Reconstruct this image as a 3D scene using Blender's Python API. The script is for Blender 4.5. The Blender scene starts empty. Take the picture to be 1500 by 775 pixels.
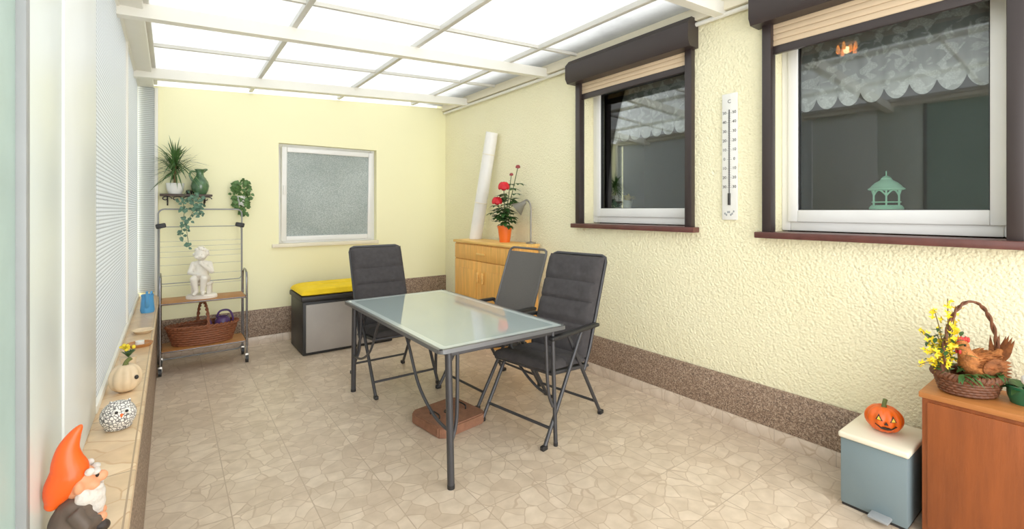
import bpy, bmesh, math, random
from mathutils import Vector as V, Matrix
PI=math.pi
rnd=random.Random(7)
SC=bpy.context.scene
C=SC.collection
# ---------------------------------------------------------------- camera maths (real planes, metres)
H=1.45; FPX=675.0; YAW=math.atan2(500,675); HZ=308.0
F_=V((math.sin(YAW),math.cos(YAW),0)); R_=V((math.cos(YAW),-math.sin(YAW),0)); CAM=V((0,0,H))
XR=3.045; YB=5.655; YF=-1.5; XL=-0.10; LZ=0.63

# ---------------------------------------------------------------- materials
def lin(c):
    o=[]
    for v in c:
        v/=255.0
        o.append(v/12.92 if v<=0.04045 else ((v+0.055)/1.055)**2.4)
    return tuple(o)
def newmat(name):
    m=bpy.data.materials.new(name); m.use_nodes=True
    nt=m.node_tree; nt.nodes.clear()
    out=nt.nodes.new('ShaderNodeOutputMaterial')
    return m,nt,out
def N(nt,t,**kw):
    n=nt.nodes.new('ShaderNode'+t)
    for k,v in kw.items(): setattr(n,k,v)
    return n
def L(nt,a,b): nt.links.new(a,b)
def ramp(nt,fac,stops):
    r=N(nt,'ValToRGB'); e=r.color_ramp.elements
    while len(e)<len(stops): e.new(0.5)
    for i,(p,c) in enumerate(stops):
        e[i].position=p; e[i].color=(*c,1)
    L(nt,fac,r.inputs[0]); return r.outputs[0]
def mth(nt,op,a,b=None):
    n=N(nt,'Math',operation=op)
    for i,x in enumerate((a,b)):
        if x is None: continue
        if isinstance(x,(int,float)): n.inputs[i].default_value=x
        else: L(nt,x,n.inputs[i])
    return n.outputs[0]
def M(name,rgb,rough=.5,metal=0,var=.07,scale=9,bump=0,bscale=70,spec=.5,emis=0,stretch=None,coat=0):
    m,nt,out=newmat(name); b=N(nt,'BsdfPrincipled'); L(nt,b.outputs[0],out.inputs[0])
    tc=N(nt,'TexCoord'); src=tc.outputs['Object']
    if stretch:
        mp=N(nt,'Mapping'); mp.inputs['Scale'].default_value=stretch; L(nt,src,mp.inputs[0]); src=mp.outputs[0]
    no=N(nt,'TexNoise'); no.inputs['Scale'].default_value=scale; no.inputs['Detail'].default_value=5; L(nt,src,no.inputs['Vector'])
    c=lin(rgb)
    col=ramp(nt,no.outputs['Fac'],[(.3,tuple(x*(1-var) for x in c)),(.7,tuple(min(1,x*(1+var)) for x in c))])
    L(nt,col,b.inputs['Base Color'])
    b.inputs['Roughness'].default_value=rough; b.inputs['Metallic'].default_value=metal
    b.inputs['Specular IOR Level'].default_value=spec
    if coat: b.inputs['Coat Weight'].default_value=coat
    if emis:
        L(nt,col,b.inputs['Emission Color']); b.inputs['Emission Strength'].default_value=emis
    if bump:
        n2=N(nt,'TexNoise'); n2.inputs['Scale'].default_value=bscale; n2.inputs['Detail'].default_value=4; L(nt,src,n2.inputs['Vector'])
        bp=N(nt,'Bump'); bp.inputs['Strength'].default_value=bump; bp.inputs['Distance'].default_value=.01
        L(nt,n2.outputs['Fac'],bp.inputs['Height']); L(nt,bp.outputs[0],b.inputs['Normal'])
    return m
def wood(name,rgb,axis='z',rough=.45,var=.16):
    st={'z':(9,9,.8),'y':(9,.8,9),'x':(.8,9,9)}[axis]
    return M(name,rgb,rough,0,var,4,.08,30,stretch=st)

def mk_stucco():
    m,nt,out=newmat('stucco_yellow'); b=N(nt,'BsdfPrincipled'); L(nt,b.outputs[0],out.inputs[0])
    tc=N(nt,'TexCoord'); s=tc.outputs['Object']
    n1=N(nt,'TexNoise'); n1.inputs['Scale'].default_value=50; n1.inputs['Detail'].default_value=6; n1.inputs['Roughness'].default_value=.62; L(nt,s,n1.inputs['Vector'])
    vo=N(nt,'TexVoronoi'); vo.inputs['Scale'].default_value=70; L(nt,s,vo.inputs['Vector'])
    h=mth(nt,'SUBTRACT',n1.outputs['Fac'],mth(nt,'MULTIPLY',vo.outputs['Distance'],.45))
    bp=N(nt,'Bump'); bp.inputs['Strength'].default_value=.8; bp.inputs['Distance'].default_value=.015
    L(nt,h,bp.inputs['Height']); L(nt,bp.outputs[0],b.inputs['Normal'])
    n2=N(nt,'TexNoise'); n2.inputs['Scale'].default_value=1.3; L(nt,s,n2.inputs['Vector'])
    a=lin((249,242,202)); c2=lin((252,246,209))
    L(nt,ramp(nt,n2.outputs['Fac'],[(.3,a),(.7,c2)]),b.inputs['Base Color']); b.inputs['Roughness'].default_value=.9
    b.inputs['Specular IOR Level'].default_value=.1
    return m
def mk_granule():
    m,nt,out=newmat('granular_plaster'); b=N(nt,'BsdfPrincipled'); L(nt,b.outputs[0],out.inputs[0])
    tc=N(nt,'TexCoord'); vo=N(nt,'TexVoronoi'); vo.inputs['Scale'].default_value=150; L(nt,tc.outputs['Object'],vo.inputs['Vector'])
    sp=N(nt,'SeparateColor'); L(nt,vo.outputs['Color'],sp.inputs[0])
    col=ramp(nt,sp.outputs[0],[(0,lin((94,76,64))),(.35,lin((132,108,90))),(.7,lin((156,131,110))),(1,lin((188,167,146)))])
    L(nt,col,b.inputs['Base Color']); b.inputs['Roughness'].default_value=.6
    bp=N(nt,'Bump'); bp.inputs['Strength'].default_value=.35; bp.inputs['Distance'].default_value=.004; bp.invert=True
    L(nt,vo.outputs['Distance'],bp.inputs['Height']); L(nt,bp.outputs[0],b.inputs['Normal'])
    return m
def mk_tile(name,tile,vs,stone,dark,line,grout,ox=0,oy=0,linew=.04,rough=.3):
    m,nt,out=newmat(name); b=N(nt,'BsdfPrincipled'); L(nt,b.outputs[0],out.inputs[0])
    tc=N(nt,'TexCoord'); mp=N(nt,'Mapping'); mp.inputs['Location'].default_value=(ox,oy,0); L(nt,tc.outputs['Object'],mp.inputs[0]); s=mp.outputs[0]
    br=N(nt,'TexBrick'); br.offset=0; br.inputs['Scale'].default_value=1; br.inputs['Brick Width'].default_value=tile; br.inputs['Row Height'].default_value=tile
    br.inputs['Mortar Size'].default_value=.003; br.inputs['Mortar Smooth'].default_value=.4
    br.inputs['Color1'].default_value=(.94,.935,.93,1); br.inputs['Color2'].default_value=(1.03,1.03,1.03,1); br.inputs['Mortar'].default_value=(.95,.95,.95,1)
    L(nt,s,br.inputs['Vector'])
    nw=N(nt,'TexNoise'); nw.inputs['Scale'].default_value=6; L(nt,s,nw.inputs['Vector'])
    mv=N(nt,'MixRGB'); mv.inputs[0].default_value=.06; L(nt,s,mv.inputs[1]); L(nt,nw.outputs['Color'],mv.inputs[2])
    ve=N(nt,'TexVoronoi',feature='DISTANCE_TO_EDGE'); ve.inputs['Scale'].default_value=vs; L(nt,mv.outputs[0],ve.inputs['Vector'])
    vc=N(nt,'TexVoronoi'); vc.inputs['Scale'].default_value=vs; L(nt,mv.outputs[0],vc.inputs['Vector'])
    sp=N(nt,'SeparateColor'); L(nt,vc.outputs['Color'],sp.inputs[0])
    st=ramp(nt,sp.outputs[0],[(0,lin(dark)),(1,lin(stone))])
    n3=N(nt,'TexNoise'); n3.inputs['Scale'].default_value=13; n3.inputs['Detail'].default_value=7; L(nt,s,n3.inputs['Vector'])
    mx0=N(nt,'MixRGB',blend_type='MULTIPLY'); mx0.inputs[0].default_value=1; L(nt,st,mx0.inputs[1])
    L(nt,ramp(nt,n3.outputs['Fac'],[(.3,(.85,.83,.80)),(.7,(1.05,1.05,1.05))]),mx0.inputs[2])
    le=ramp(nt,ve.outputs['Distance'],[(linew*.4,(1,1,1)),(linew,(0,0,0))])
    mx=N(nt,'MixRGB'); L(nt,le,mx.inputs[0]); L(nt,mx0.outputs[0],mx.inputs[1]); mx.inputs[2].default_value=(*lin(line),1)
    m2=N(nt,'MixRGB',blend_type='MULTIPLY'); m2.inputs[0].default_value=1; L(nt,mx.outputs[0],m2.inputs[1]); L(nt,br.outputs['Color'],m2.inputs[2])
    m3=N(nt,'MixRGB'); L(nt,br.outputs['Fac'],m3.inputs[0]); L(nt,m2.outputs[0],m3.inputs[1]); m3.inputs[2].default_value=(*lin(grout),1)
    L(nt,m3.outputs[0],b.inputs['Base Color']); b.inputs['Roughness'].default_value=rough
    bp=N(nt,'Bump'); bp.inputs['Strength'].default_value=.25; bp.inputs['Distance'].default_value=.004; bp.invert=True
    L(nt,br.outputs['Fac'],bp.inputs['Height']); L(nt,bp.outputs[0],b.inputs['Normal'])
    return m
def mk_translucent(name,rgb,dif=.25,band=0,lo=.75,mott=.1,mscale=3):
    m,nt,out=newmat(name)
    t=N(nt,'BsdfTranslucent'); d=N(nt,'BsdfPrincipled'); d.inputs['Roughness'].default_value=.35
    mx=N(nt,'MixShader'); mx.inputs[0].default_value=dif; L(nt,t.outputs[0],mx.inputs[1]); L(nt,d.outputs[0],mx.inputs[2]); L(nt,mx.outputs[0],out.inputs[0])
    tc=N(nt,'TexCoord'); c=lin(rgb)
    if band:
        w=N(nt,'TexWave'); w.wave_type='BANDS'; w.bands_direction='Z'; w.inputs['Scale'].default_value=band; L(nt,tc.outputs['Object'],w.inputs['Vector'])
        w2=N(nt,'TexWave'); w2.wave_type='BANDS'; w2.bands_direction='Y'; w2.inputs['Scale'].default_value=5; L(nt,tc.outputs['Object'],w2.inputs['Vector'])
        c1=ramp(nt,w.outputs['Fac'],[(.1,tuple(x*lo for x in c)),(.5,c)])
        c2=ramp(nt,w2.outputs['Fac'],[(.0,(.84,.85,.86)),(.2,(1,1,1))])
        mm=N(nt,'MixRGB',blend_type='MULTIPLY'); mm.inputs[0].default_value=1; L(nt,c1,mm.inputs[1]); L(nt,c2,mm.inputs[2]); col=mm.outputs[0]
        bp=N(nt,'Bump'); bp.inputs['Strength'].default_value=.3; bp.inputs['Distance'].default_value=.006; L(nt,w.outputs['Fac'],bp.inputs['Height']); L(nt,bp.outputs[0],d.inputs['Normal'])
    else:
        no=N(nt,'TexNoise'); no.inputs['Scale'].default_value=mscale; no.inputs['Detail'].default_value=8; no.inputs['Roughness'].default_value=.65; L(nt,tc.outputs['Object'],no.inputs['Vector'])
        col=ramp(nt,no.outputs['Fac'],[(.3,tuple(x*(1-mott) for x in c)),(.62,c)])
    L(nt,col,t.inputs[0]); L(nt,col,d.inputs['Base Color'])
    return m
def mk_glass(name,tint=(.9,.93,.92),rough=.01,boost=1.0):
    m,nt,out=newmat(name); fr=N(nt,'Fresnel'); fr.inputs[0].default_value=1.5
    t=N(nt,'BsdfTransparent'); t.inputs[0].default_value=(*tint,1); g=N(nt,'BsdfGlossy'); g.inputs['Roughness'].default_value=rough
    g.inputs[0].default_value=(.96,.96,.96,1)
    mx=N(nt,'MixShader'); L(nt,mth(nt,'MULTIPLY',fr.outputs[0],boost),mx.inputs[0]); L(nt,t.outputs[0],mx.inputs[1]); L(nt,g.outputs[0],mx.inputs[2]); L(nt,mx.outputs[0],out.inputs[0])
    return m
def mk_frost():
    m,nt,out=newmat('frosted_textured_glass'); tc=N(nt,'TexCoord')
    vo=N(nt,'TexVoronoi'); vo.inputs['Scale'].default_value=95; L(nt,tc.outputs['Object'],vo.inputs['Vector'])
    no=N(nt,'TexNoise'); no.inputs['Scale'].default_value=1.6; L(nt,tc.outputs['Object'],no.inputs['Vector'])
    c0=ramp(nt,vo.outputs['Distance'],[(.1,lin((226,232,230))),(.6,lin((176,187,185)))])
    mm=N(nt,'MixRGB',blend_type='MULTIPLY'); mm.inputs[0].default_value=1; L(nt,c0,mm.inputs[1]); L(nt,ramp(nt,no.outputs['Fac'],[(.3,(.8,.82,.81)),(.65,(1.05,1.05,1.05))]),mm.inputs[2]); c=mm.outputs[0]
    b=N(nt,'BsdfPrincipled'); b.inputs['Roughness'].default_value=.2; L(nt,c,b.inputs['Base Color'])
    t=N(nt,'BsdfTranslucent'); L(nt,c,t.inputs[0])
    bp=N(nt,'Bump'); bp.inputs['Strength'].default_value=.5; bp.inputs['Distance'].default_value=.005; L(nt,vo.outputs['Distance'],bp.inputs['Height']); L(nt,bp.outputs[0],b.inputs['Normal'])
    mx=N(nt,'MixShader'); mx.inputs[0].default_value=.7; L(nt,t.outputs[0],mx.inputs[1]); L(nt,b.outputs[0],mx.inputs[2]); L(nt,mx.outputs[0],out.inputs[0])
    return m
def mk_lace():
    # local z = 0 at the hem: denser scalloped border, sheer net with soft floral figures above
    m,nt,out=newmat('lace_fabric'); tc=N(nt,'TexCoord'); s=tc.outputs['Object']
    sx=N(nt,'SeparateXYZ'); L(nt,s,sx.inputs[0])
    cb=N(nt,'CombineXYZ'); L(nt,sx.outputs[1],cb.inputs[0]); L(nt,sx.outputs[2],cb.inputs[1])
    no=N(nt,'TexNoise'); no.inputs['Scale'].default_value=17; no.inputs['Detail'].default_value=1; no.inputs['Distortion'].default_value=.8; L(nt,cb.outputs[0],no.inputs['Vector'])
    v2=N(nt,'TexVoronoi'); v2.inputs['Scale'].default_value=120; L(nt,cb.outputs[0],v2.inputs['Vector'])
    fl=ramp(nt,no.outputs['Fac'],[(.50,(0,0,0)),(.56,(1,1,1))])
    pt=ramp(nt,v2.outputs['Distance'],[(.2,(1,1,1)),(.6,(.5,.5,.5))])
    f1=mth(nt,'MULTIPLY',mth(nt,'MULTIPLY',fl,pt),.34)
    hem=ramp(nt,sx.outputs[2],[(.0,(.34,.34,.34)),(.09,(.28,.28,.28)),(.13,(.05,.05,.05)),(.2,(0,0,0))])
    f=mth(nt,'MINIMUM',mth(nt,'ADD',mth(nt,'ADD',f1,hem),.3),.92)
    t=N(nt,'BsdfTransparent'); d=N(nt,'BsdfDiffuse'); d.inputs[0].default_value=(.95,.94,.92,1)
    mx=N(nt,'MixShader'); L(nt,f,mx.inputs[0]); L(nt,t.outputs[0],mx.inputs[1]); L(nt,d.outputs[0],mx.inputs[2]); L(nt,mx.outputs[0],out.inputs[0])
    return m
def mk_speckle(name,a,b2,scale,th):
    m,nt,out=newmat(name); b=N(nt,'BsdfPrincipled'); L(nt,b.outputs[0],out.inputs[0]); tc=N(nt,'TexCoord')
    vo=N(nt,'TexVoronoi',feature='DISTANCE_TO_EDGE'); vo.inputs['Scale'].default_value=scale; L(nt,tc.outputs['Object'],vo.inputs['Vector'])
    L(nt,ramp(nt,vo.outputs['Distance'],[(th,lin(b2)),(th+.12,lin(a))]),b.inputs['Base Color']); b.inputs['Roughness'].default_value=.5
    return m

m_stucco=mk_stucco(); m_gran=mk_granule()
m_back=M('smooth_yellow_paint',(253,249,204),.65,0,.012,1.5,.05,60)
m_floor=mk_tile('stone_print_tile',.333,11,(224,206,184),(208,188,165),(192,170,146),(184,163,140),.1,.12,.035)
m_skirt=mk_tile('skirting_tile',.333,11,(222,206,188),(210,192,172),(198,177,154),(186,168,150))
m_ledge=mk_tile('ledge_stone',.5,7,(234,206,168),(222,188,146),(208,168,124),(172,144,114),.1,.12,.02)
m_roof=mk_translucent('milky_roof_sheet',(214,218,219),.2,mott=.26,mscale=2.4)
m_panel=mk_translucent('ribbed_white_sheet',(234,238,239),.5,17,.62)
m_doorglass=mk_translucent('milky_door_glass',(196,210,204),.45)
m_white=M('white_coated_metal',(236,234,224),.35,0,.02,4)
m_bar=M('grey_white_batten',(210,208,200),.4,0,.03,4)
m_coolwhite=M('cool_white_panel',(230,236,236),.35,0,.02,4); m_coolwhite2=M('pale_green_white_panel',(222,232,229),.3,0,.02,4)
m_upvc=M('white_window_plastic',(240,240,238),.3,0,.02,4)
m_brown=M('dark_brown_plastic',(46,36,35),.4,0,.05,6)
m_beige=M('beige_shutter_slat',(216,190,156),.45,0,.04,6)
m_sillred=M('red_brown_sill_tile',(90,50,44),.35,0,.18,14,.1,40)
m_glass=mk_glass('window_glass',boost=1.3); m_frost=mk_frost(); m_lace=mk_lace()
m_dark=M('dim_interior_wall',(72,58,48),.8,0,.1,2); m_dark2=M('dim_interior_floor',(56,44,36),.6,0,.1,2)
m_eave=M('pale_shading_eave',(176,170,160),.7,0,.1,4)
m_frame=M('anthracite_tube',(68,68,71),.4,.4,.04,8); m_frame2=M('mid_grey_tube',(98,97,97),.45,.3,.04,8)
m_fabric=M('charcoal_cushion_cloth',(66,63,64),.9,0,.12,30,.25,220,spec=.25)
m_mesh=M('grey_mesh_cloth',(100,97,94),.85,0,.12,260,.3,320,spec=.2)
m_rim=M('grey_aluminium_rim',(116,119,122),.35,.5,.04,8)
m_tglass=M('frosted_table_glass',(172,188,188),.07,0,.02,2,coat=.8)
m_tborder=M('frosted_glass_border',(198,210,209),.14,0,.02,2,coat=.5)
m_black=M('black_plastic',(30,30,32),.5,0,.08,10)
m_grayp=M('taupe_grey_panel',(164,158,152),.5,0,.05,6)
m_yellow=M('yellow_cushion_cloth',(248,208,16),.8,0,.08,12,.3,40)
m_terra=M('brown_concrete',(138,94,70),.85,0,.18,22,.3,90)
m_chrome=M('chrome',(140,140,144),.22,1,.02,6)
m_airer=M('grey_airer_tube',(150,151,152),.35,.3,.03,6)
m_wire=M('grey_wire',(164,165,162),.4,.3,.03,6)
m_pine=wood('honey_pine',(236,174,88),'z'); m_pinet=wood('honey_pine_top',(240,190,106),'y')
m_oakshelf=wood('brown_wood_shelf',(172,114,60),'x')
m_brownwood=wood('orange_brown_wood',(146,74,30),'z'); m_brownwoodt=wood('brown_wood_top',(186,116,58),'y')
m_iron=M('black_iron',(36,32,30),.5,.4,.1,10); m_darkwood=wood('dark_wood',(66,50,40),'x')
m_marble=M('white_cast_stone',(234,228,216),.7,0,.05,12,.1,90)
m_wicker=M('brown_wicker',(130,74,44),.6,0,.22,60,.3,160); m_wicker2=M('dark_wicker',(106,62,36),.6,0,.22,60,.3,160)
m_purple=M('purple_plastic',(80,52,106),.35,0,.05,6); m_blue=M('light_blue_plastic',(80,156,212),.35,0,.05,6)
m_green=M('leaf_green',(50,88,36),.5,0,.3,14); m_palm=M('palm_leaf_green',(68,104,50),.5,0,.35,18); m_ivy=M('ivy_pale_leaf',(84,120,98),.5,0,.5,40)
m_wallivy=M('ivy_mid_leaf',(80,116,58),.5,0,.4,34)
m_stem=M('stem_green',(78,94,50),.6,0,.2,10)
m_glaze=M('green_glaze',(72,108,72),.2,0,.3,18,coat=.5)
m_whitepot=M('white_ceramic',(234,234,228),.25,0,.03,8)
m_orange=M('orange_pot',(240,106,24),.4,0,.05,8); m_red=M('red_petal',(204,16,32),.6,0,.15,30); m_pink=M('dusky_bud',(150,60,60),.6,0,.2,30)
m_steel=M('brushed_steel',(176,174,166),.3,.8,.04,10); m_lampsteel=M('lamp_steel',(132,128,118),.35,.6,.04,10)
m_roll=M('white_plastic_sheet',(240,238,234),.35,0,.03,6,.1,12)
m_pumpkin=M('pumpkin_orange',(236,98,18),.35,0,.12,16); m_pstem=M('dry_stem',(96,104,48),.7,0,.2,20); m_ink=M('black_paint',(22,18,16),.5,0,.05,8); m_flame=M('painted_yellow',(250,206,60),.5,0,.05,8)
m_bin=M('grey_blue_metal',(116,134,140),.4,0,.04,5); m_cream=M('cream_plastic',(238,230,206),.4,0,.03,5); m_greyplas=M('grey_plastic',(150,154,156),.45,0,.05,6)
m_straw=M('straw_feather',(176,106,50),.85,0,.4,40,.6,110); m_straw2=M('dark_brown_feather',(140,80,38),.85,0,.4,40,.4,110); m_comb=M('red_comb',(176,34,24),.6,0,.1,8)
m_fors=M('forsythia_yellow',(254,218,30),.6,0,.12,20); m_twig=M('twig_brown',(110,92,54),.7,0,.2,20)
m_mint=M('mint_metal_glow',(186,244,214),.4,0,.04,8,emis=.05); m_dgreen=M('dark_green_glaze',(40,104,70),.3,0,.1,8)  # mint metal gets slight emission, added to brighten the lantern behind the pane
m_skin=M('painted_skin',(226,152,110),.5,0,.06,14); m_hat=M('orange_hat',(242,92,20),.4,0,.08,14); m_hair=M('white_hair',(218,211,202),.7,0,.1,30,.4,110); m_coat=M('brown_grey_coat',(92,78,68),.6,0,.25,24); m_boot=M('dark_boot',(54,44,40),.5,0,.1,10)
m_owl=mk_speckle('owl_speckle',(236,234,228),(84,82,82),90,.04); m_bpump=M('beige_ceramic',(220,196,160),.45,0,.12,14)
m_amber=M('amber_glass',(255,146,58),.3,0,.1,10,emis=1.1); m_bulb=M('warm_bulb',(255,214,150),.3,0,.05,10,emis=3); m_ivory=M('thermometer_board',(232,232,226),.4,0,.03,8)
m_sunflower=M('small_yellow_petal',(240,212,46),.6,0,.15,20)

# ---------------------------------------------------------------- mesh builder
def wm(o):
    m=Matrix.Translation(o.location) @ o.rotation_euler.to_matrix().to_4x4() @ Matrix.Diagonal((*o.scale,1))
    return wm(o.parent)@m if o.parent else m
class MB:
    def __init__(s): s.bm=bmesh.new()
    def box(s,x0,x1,y0,y1,z0,z1,bev=0,seg=2):
        return s.cube(((x0+x1)/2,(y0+y1)/2,(z0+z1)/2),(abs(x1-x0),abs(y1-y0),abs(z1-z0)),None,bev,seg)
    def cube(s,c,sz,rot=None,bev=0,seg=2):
        m=Matrix.Translation(V(c)) @ (rot.to_4x4() if rot else Matrix.Identity(4)) @ Matrix.Diagonal((*sz,1))
        r=bmesh.ops.create_cube(s.bm,size=1,matrix=m)
        if bev:
            ed=list({e for v in r['verts'] for e in v.link_edges})
            bmesh.ops.bevel(s.bm,geom=ed,offset=bev,segments=seg,affect='EDGES',profile=.5)
        return s
    def turn(s,cent,rot):
        bmesh.ops.rotate(s.bm,cent=V(cent),matrix=rot,verts=s.bm.verts); return s
    def ball(s,c,sz,rot=None,u=18,v=12):
        if not hasattr(sz,'__len__'): sz=(sz,sz,sz)
        m=Matrix.Translation(V(c)) @ (rot.to_4x4() if rot else Matrix.Identity(4)) @ Matrix.Diagonal((*sz,1))
        bmesh.ops.create_uvsphere(s.bm,u_segments=u,v_segments=v,radius=1,matrix=m); return s
    def tube(s,pts,r,seg=10,closed=False,sx=1.0):
        P=[V(p) for p in pts]; n=len(P); rr=r if hasattr(r,'__len__') else [r]*n
        T=[]
        for i in range(n):
            if closed: t=P[(i+1)%n]-P[i-1]
            else: t=P[min(i+1,n-1)]-P[max(i-1,0)]
            T.append(t.normalized() if t.length>1e-9 else V((0,0,1)))
        a=V((0,0,1)) if abs(T[0].z)<.9 else V((1,0,0))
        nn=(a-T[0]*a.dot(T[0])).normalized(); rings=[]
        for i in range(n):
            nn=nn-T[i]*nn.dot(T[i])
            nn=nn.normalized() if nn.length>1e-6 else T[i].orthogonal().normalized()
            b=T[i].cross(nn)
            rings.append([s.bm.verts.new(P[i]+(nn*math.cos(2*PI*k/seg)+b*math.sin(2*PI*k/seg)*sx)*rr[i]) for k in range(seg)])
        for i in range(n if closed else n-1):
            A=rings[i]; B=rings[(i+1)%n]
            for k in range(seg): s.bm.faces.new((A[k],A[(k+1)%seg],B[(k+1)%seg],B[k]))
        if not closed:
            s.bm.faces.new(rings[0][::-1]); s.bm.faces.new(rings[-1])
        return s
    def lathe(s,prof,c=(0,0,0),seg=28,sx=1,sy=1,lobes=0,depth=0,rot=None):
        c=V(c); rings=[]
        for r,z in prof:
            if r<1e-6: 
                p=V((0,0,z)); p=rot@p if rot else p
                rings.append([s.bm.verts.new(c+p)])
            else:
                rg=[]
                for k in range(seg):
                    a=2*PI*k/seg; q=r*(1-depth*(1-abs(math.cos(a*lobes/2)))) if lobes else r
                    p=V((math.cos(a)*q*sx,math.sin(a)*q*sy,z)); p=rot@p if rot else p
                    rg.append(s.bm.verts.new(c+p))
                rings.append(rg)
        for A,B in zip(rings,rings[1:]):
            for k in range(seg):
                if len(A)==1 and len(B)==1: continue
                if len(A)==1: s.bm.faces.new((A[0],B[(k+1)%seg],B[k]))
                elif len(B)==1: s.bm.faces.new((A[k],A[(k+1)%seg],B[0]))
                else: s.bm.faces.new((A[k],A[(k+1)%seg],B[(k+1)%seg],B[k]))
        return s
    def prism(s,poly,d,off):
        A=[s.bm.verts.new(V(p)) for p in poly]; B=[s.bm.verts.new(V(p)+V(off)) for p in poly]; n=len(A)
        s.bm.faces.new(A[::-1]); s.bm.faces.new(B)
        for k in range(n): s.bm.faces.new((A[k],A[(k+1)%n],B[(k+1)%n],B[k]))
        return s
    def ringprism(s,outer,inner,z0,z1):
        n=len(outer); g=lambda p,z:s.bm.verts.new((p[0],p[1],z))
        a=[g(p,z0) for p in outer]; b=[g(p,z1) for p in outer]; c=[g(p,z0) for p in inner]; d=[g(p,z1) for p in inner]
        for k in range(n):
            j=(k+1)%n
            for q in ((a[k],a[j],b[j],b[k]),(c[j],c[k],d[k],d[j]),(b[k],b[j],d[j],d[k]),(a[j],a[k],c[k],c[j])): s.bm.faces.new(q)
        return s
    def face(s,pts): s.bm.faces.new([s.bm.verts.new(V(p)) for p in pts]); return s
    def leaf(s,p,d,Lg,W,droop=0,seg=4,fold=.15,up=V((0,0,1))):
        p=V(p); d=V(d).normalized(); sd=d.cross(up)
        sd=sd.normalized() if sd.length>1e-4 else V((1,0,0)); nn=sd.cross(d)
        prev=None
        for i in range(seg+1):
            t=i/seg; c=p+d*(Lg*t)+V((0,0,-droop*Lg*t*t)); w=W*.5*max(.02,math.sin(PI*min(1,t**.75*.97+.03)))
            cur=[s.bm.verts.new(c+sd*w+nn*w*fold),s.bm.verts.new(c),s.bm.verts.new(c-sd*w+nn*w*fold)]
            if prev:
                s.bm.faces.new((prev[0],cur[0],cur[1],prev[1])); s.bm.faces.new((prev[1],cur[1],cur[2],prev[2]))
            prev=cur
        return s
    def pad(s,o,ux,uy,n,w,l,th,grooves=(),buttons=(),nu=26,nv=40,base=.25):
        o=V(o); ux=V(ux).normalized(); uy=V(uy).normalized(); n=V(n).normalized(); top=[];bot=[]
        for j in range(nv+1):
            t=j/nv; rt=[];rb=[]
            for i in range(nu+1):
                q=2*i/nu-1; e=max(0,(1-abs(q)**8))**.5*max(0,(1-abs(2*t-1)**16))**.5
                h=th*e
                for g in grooves: h*=1-.36*math.exp(-((t-g)/.02)**2)
                for (bx,bt) in buttons: h*=1-.2*math.exp(-(((q-bx)*w*.5)**2+((t-bt)*l)**2)/.0012)
                p=o+ux*(q*w/2)+uy*(t*l)
                rt.append(s.bm.verts.new(p+n*h)); rb.append(s.bm.verts.new(p-n*th*base*e))
            top.append(rt);bot.append(rb)
        for j in range(nv):
            for i in range(nu):
                s.bm.faces.new((top[j][i],top[j][i+1],top[j+1][i+1],top[j+1][i])); s.bm.faces.new((bot[j][i],bot[j+1][i],bot[j+1][i+1],bot[j][i+1]))
        bmesh.ops.remove_doubles(s.bm,verts=s.bm.verts,dist=1e-5)
        return s
    def build(s,name,mat,parent=None,world=False,ang=38):
        bm=s.bm
        bmesh.ops.recalc_face_normals(bm,faces=bm.faces)
        me=bpy.data.meshes.new(name); bm.to_mesh(me); bm.free()
        o=bpy.data.objects.new(name,me); C.objects.link(o)
        if parent is not None:
            o.parent=parent
            if world: me.transform(wm(parent).inverted())
        me.materials.append(mat)
        for p in me.polygons: p.use_smooth=True
        me.set_sharp_from_angle(angle=math.radians(ang))
        return o
def fuse(o,vox,it=4):
    r=o.modifiers.new('r','REMESH'); r.mode='VOXEL'; r.voxel_size=vox
    q=o.modifiers.new('s','SMOOTH'); q.iterations=it; q.factor=.5
    bpy.context.view_layer.update(); dg=bpy.context.evaluated_depsgraph_get()
    me=bpy.data.meshes.new_from_object(o.evaluated_get(dg)); o.modifiers.clear(); o.data=me
    for p in me.polygons: p.use_smooth=True
    return o
def tag(o,label=None,cat=None,group=None,kind=None):
    if label: o['label']=label
    if cat: o['category']=cat
    if group: o['group']=group
    if kind: o['kind']=kind
    return o
def thing(name,label,cat,loc=(0,0,0),rz=0,group=None):
    o=bpy.data.objects.new(name,None); o.empty_display_size=.1; C.objects.link(o); o.location=loc; o.rotation_euler=(0,0,rz)
    return tag(o,label,cat,group)
def sroot(name,loc,label,cat):
    o=bpy.data.objects.new(name,None); o.empty_display_size=.1; C.objects.link(o); o.location=loc
    return tag(o,label,cat,None,'structure')
def st(mb,name,mat,label,cat): return tag(mb.build(name,mat),label,cat,None,'structure')
def cat(pts,n=8,closed=False):
    P=[V(p) for p in pts]; out=[]; m=len(P)
    for i in range(m if closed else m-1):
        g=lambda k:P[k%m] if closed else P[max(0,min(m-1,k))]
        a,b,c,d=g(i-1),g(i),g(i+1),g(i+2)
        for k in range(n):
            t=k/n
            out.append(.5*((2*b)+(c-a)*t+(2*a-5*b+4*c-d)*t*t+(3*b-a-3*c+d)*t**3))
    if not closed: out.append(P[-1])
    return out
def rrect(x0,x1,y0,y1,r,n=6):
    o=[]
    for cx,cy,a0 in ((x1-r,y1-r,0),(x0+r,y1-r,PI/2),(x0+r,y0+r,PI),(x1-r,y0+r,1.5*PI)):
        for k in range(n+1): a=a0+PI/2*k/n; o.append((cx+r*math.cos(a),cy+r*math.sin(a)))
    return o
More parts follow.
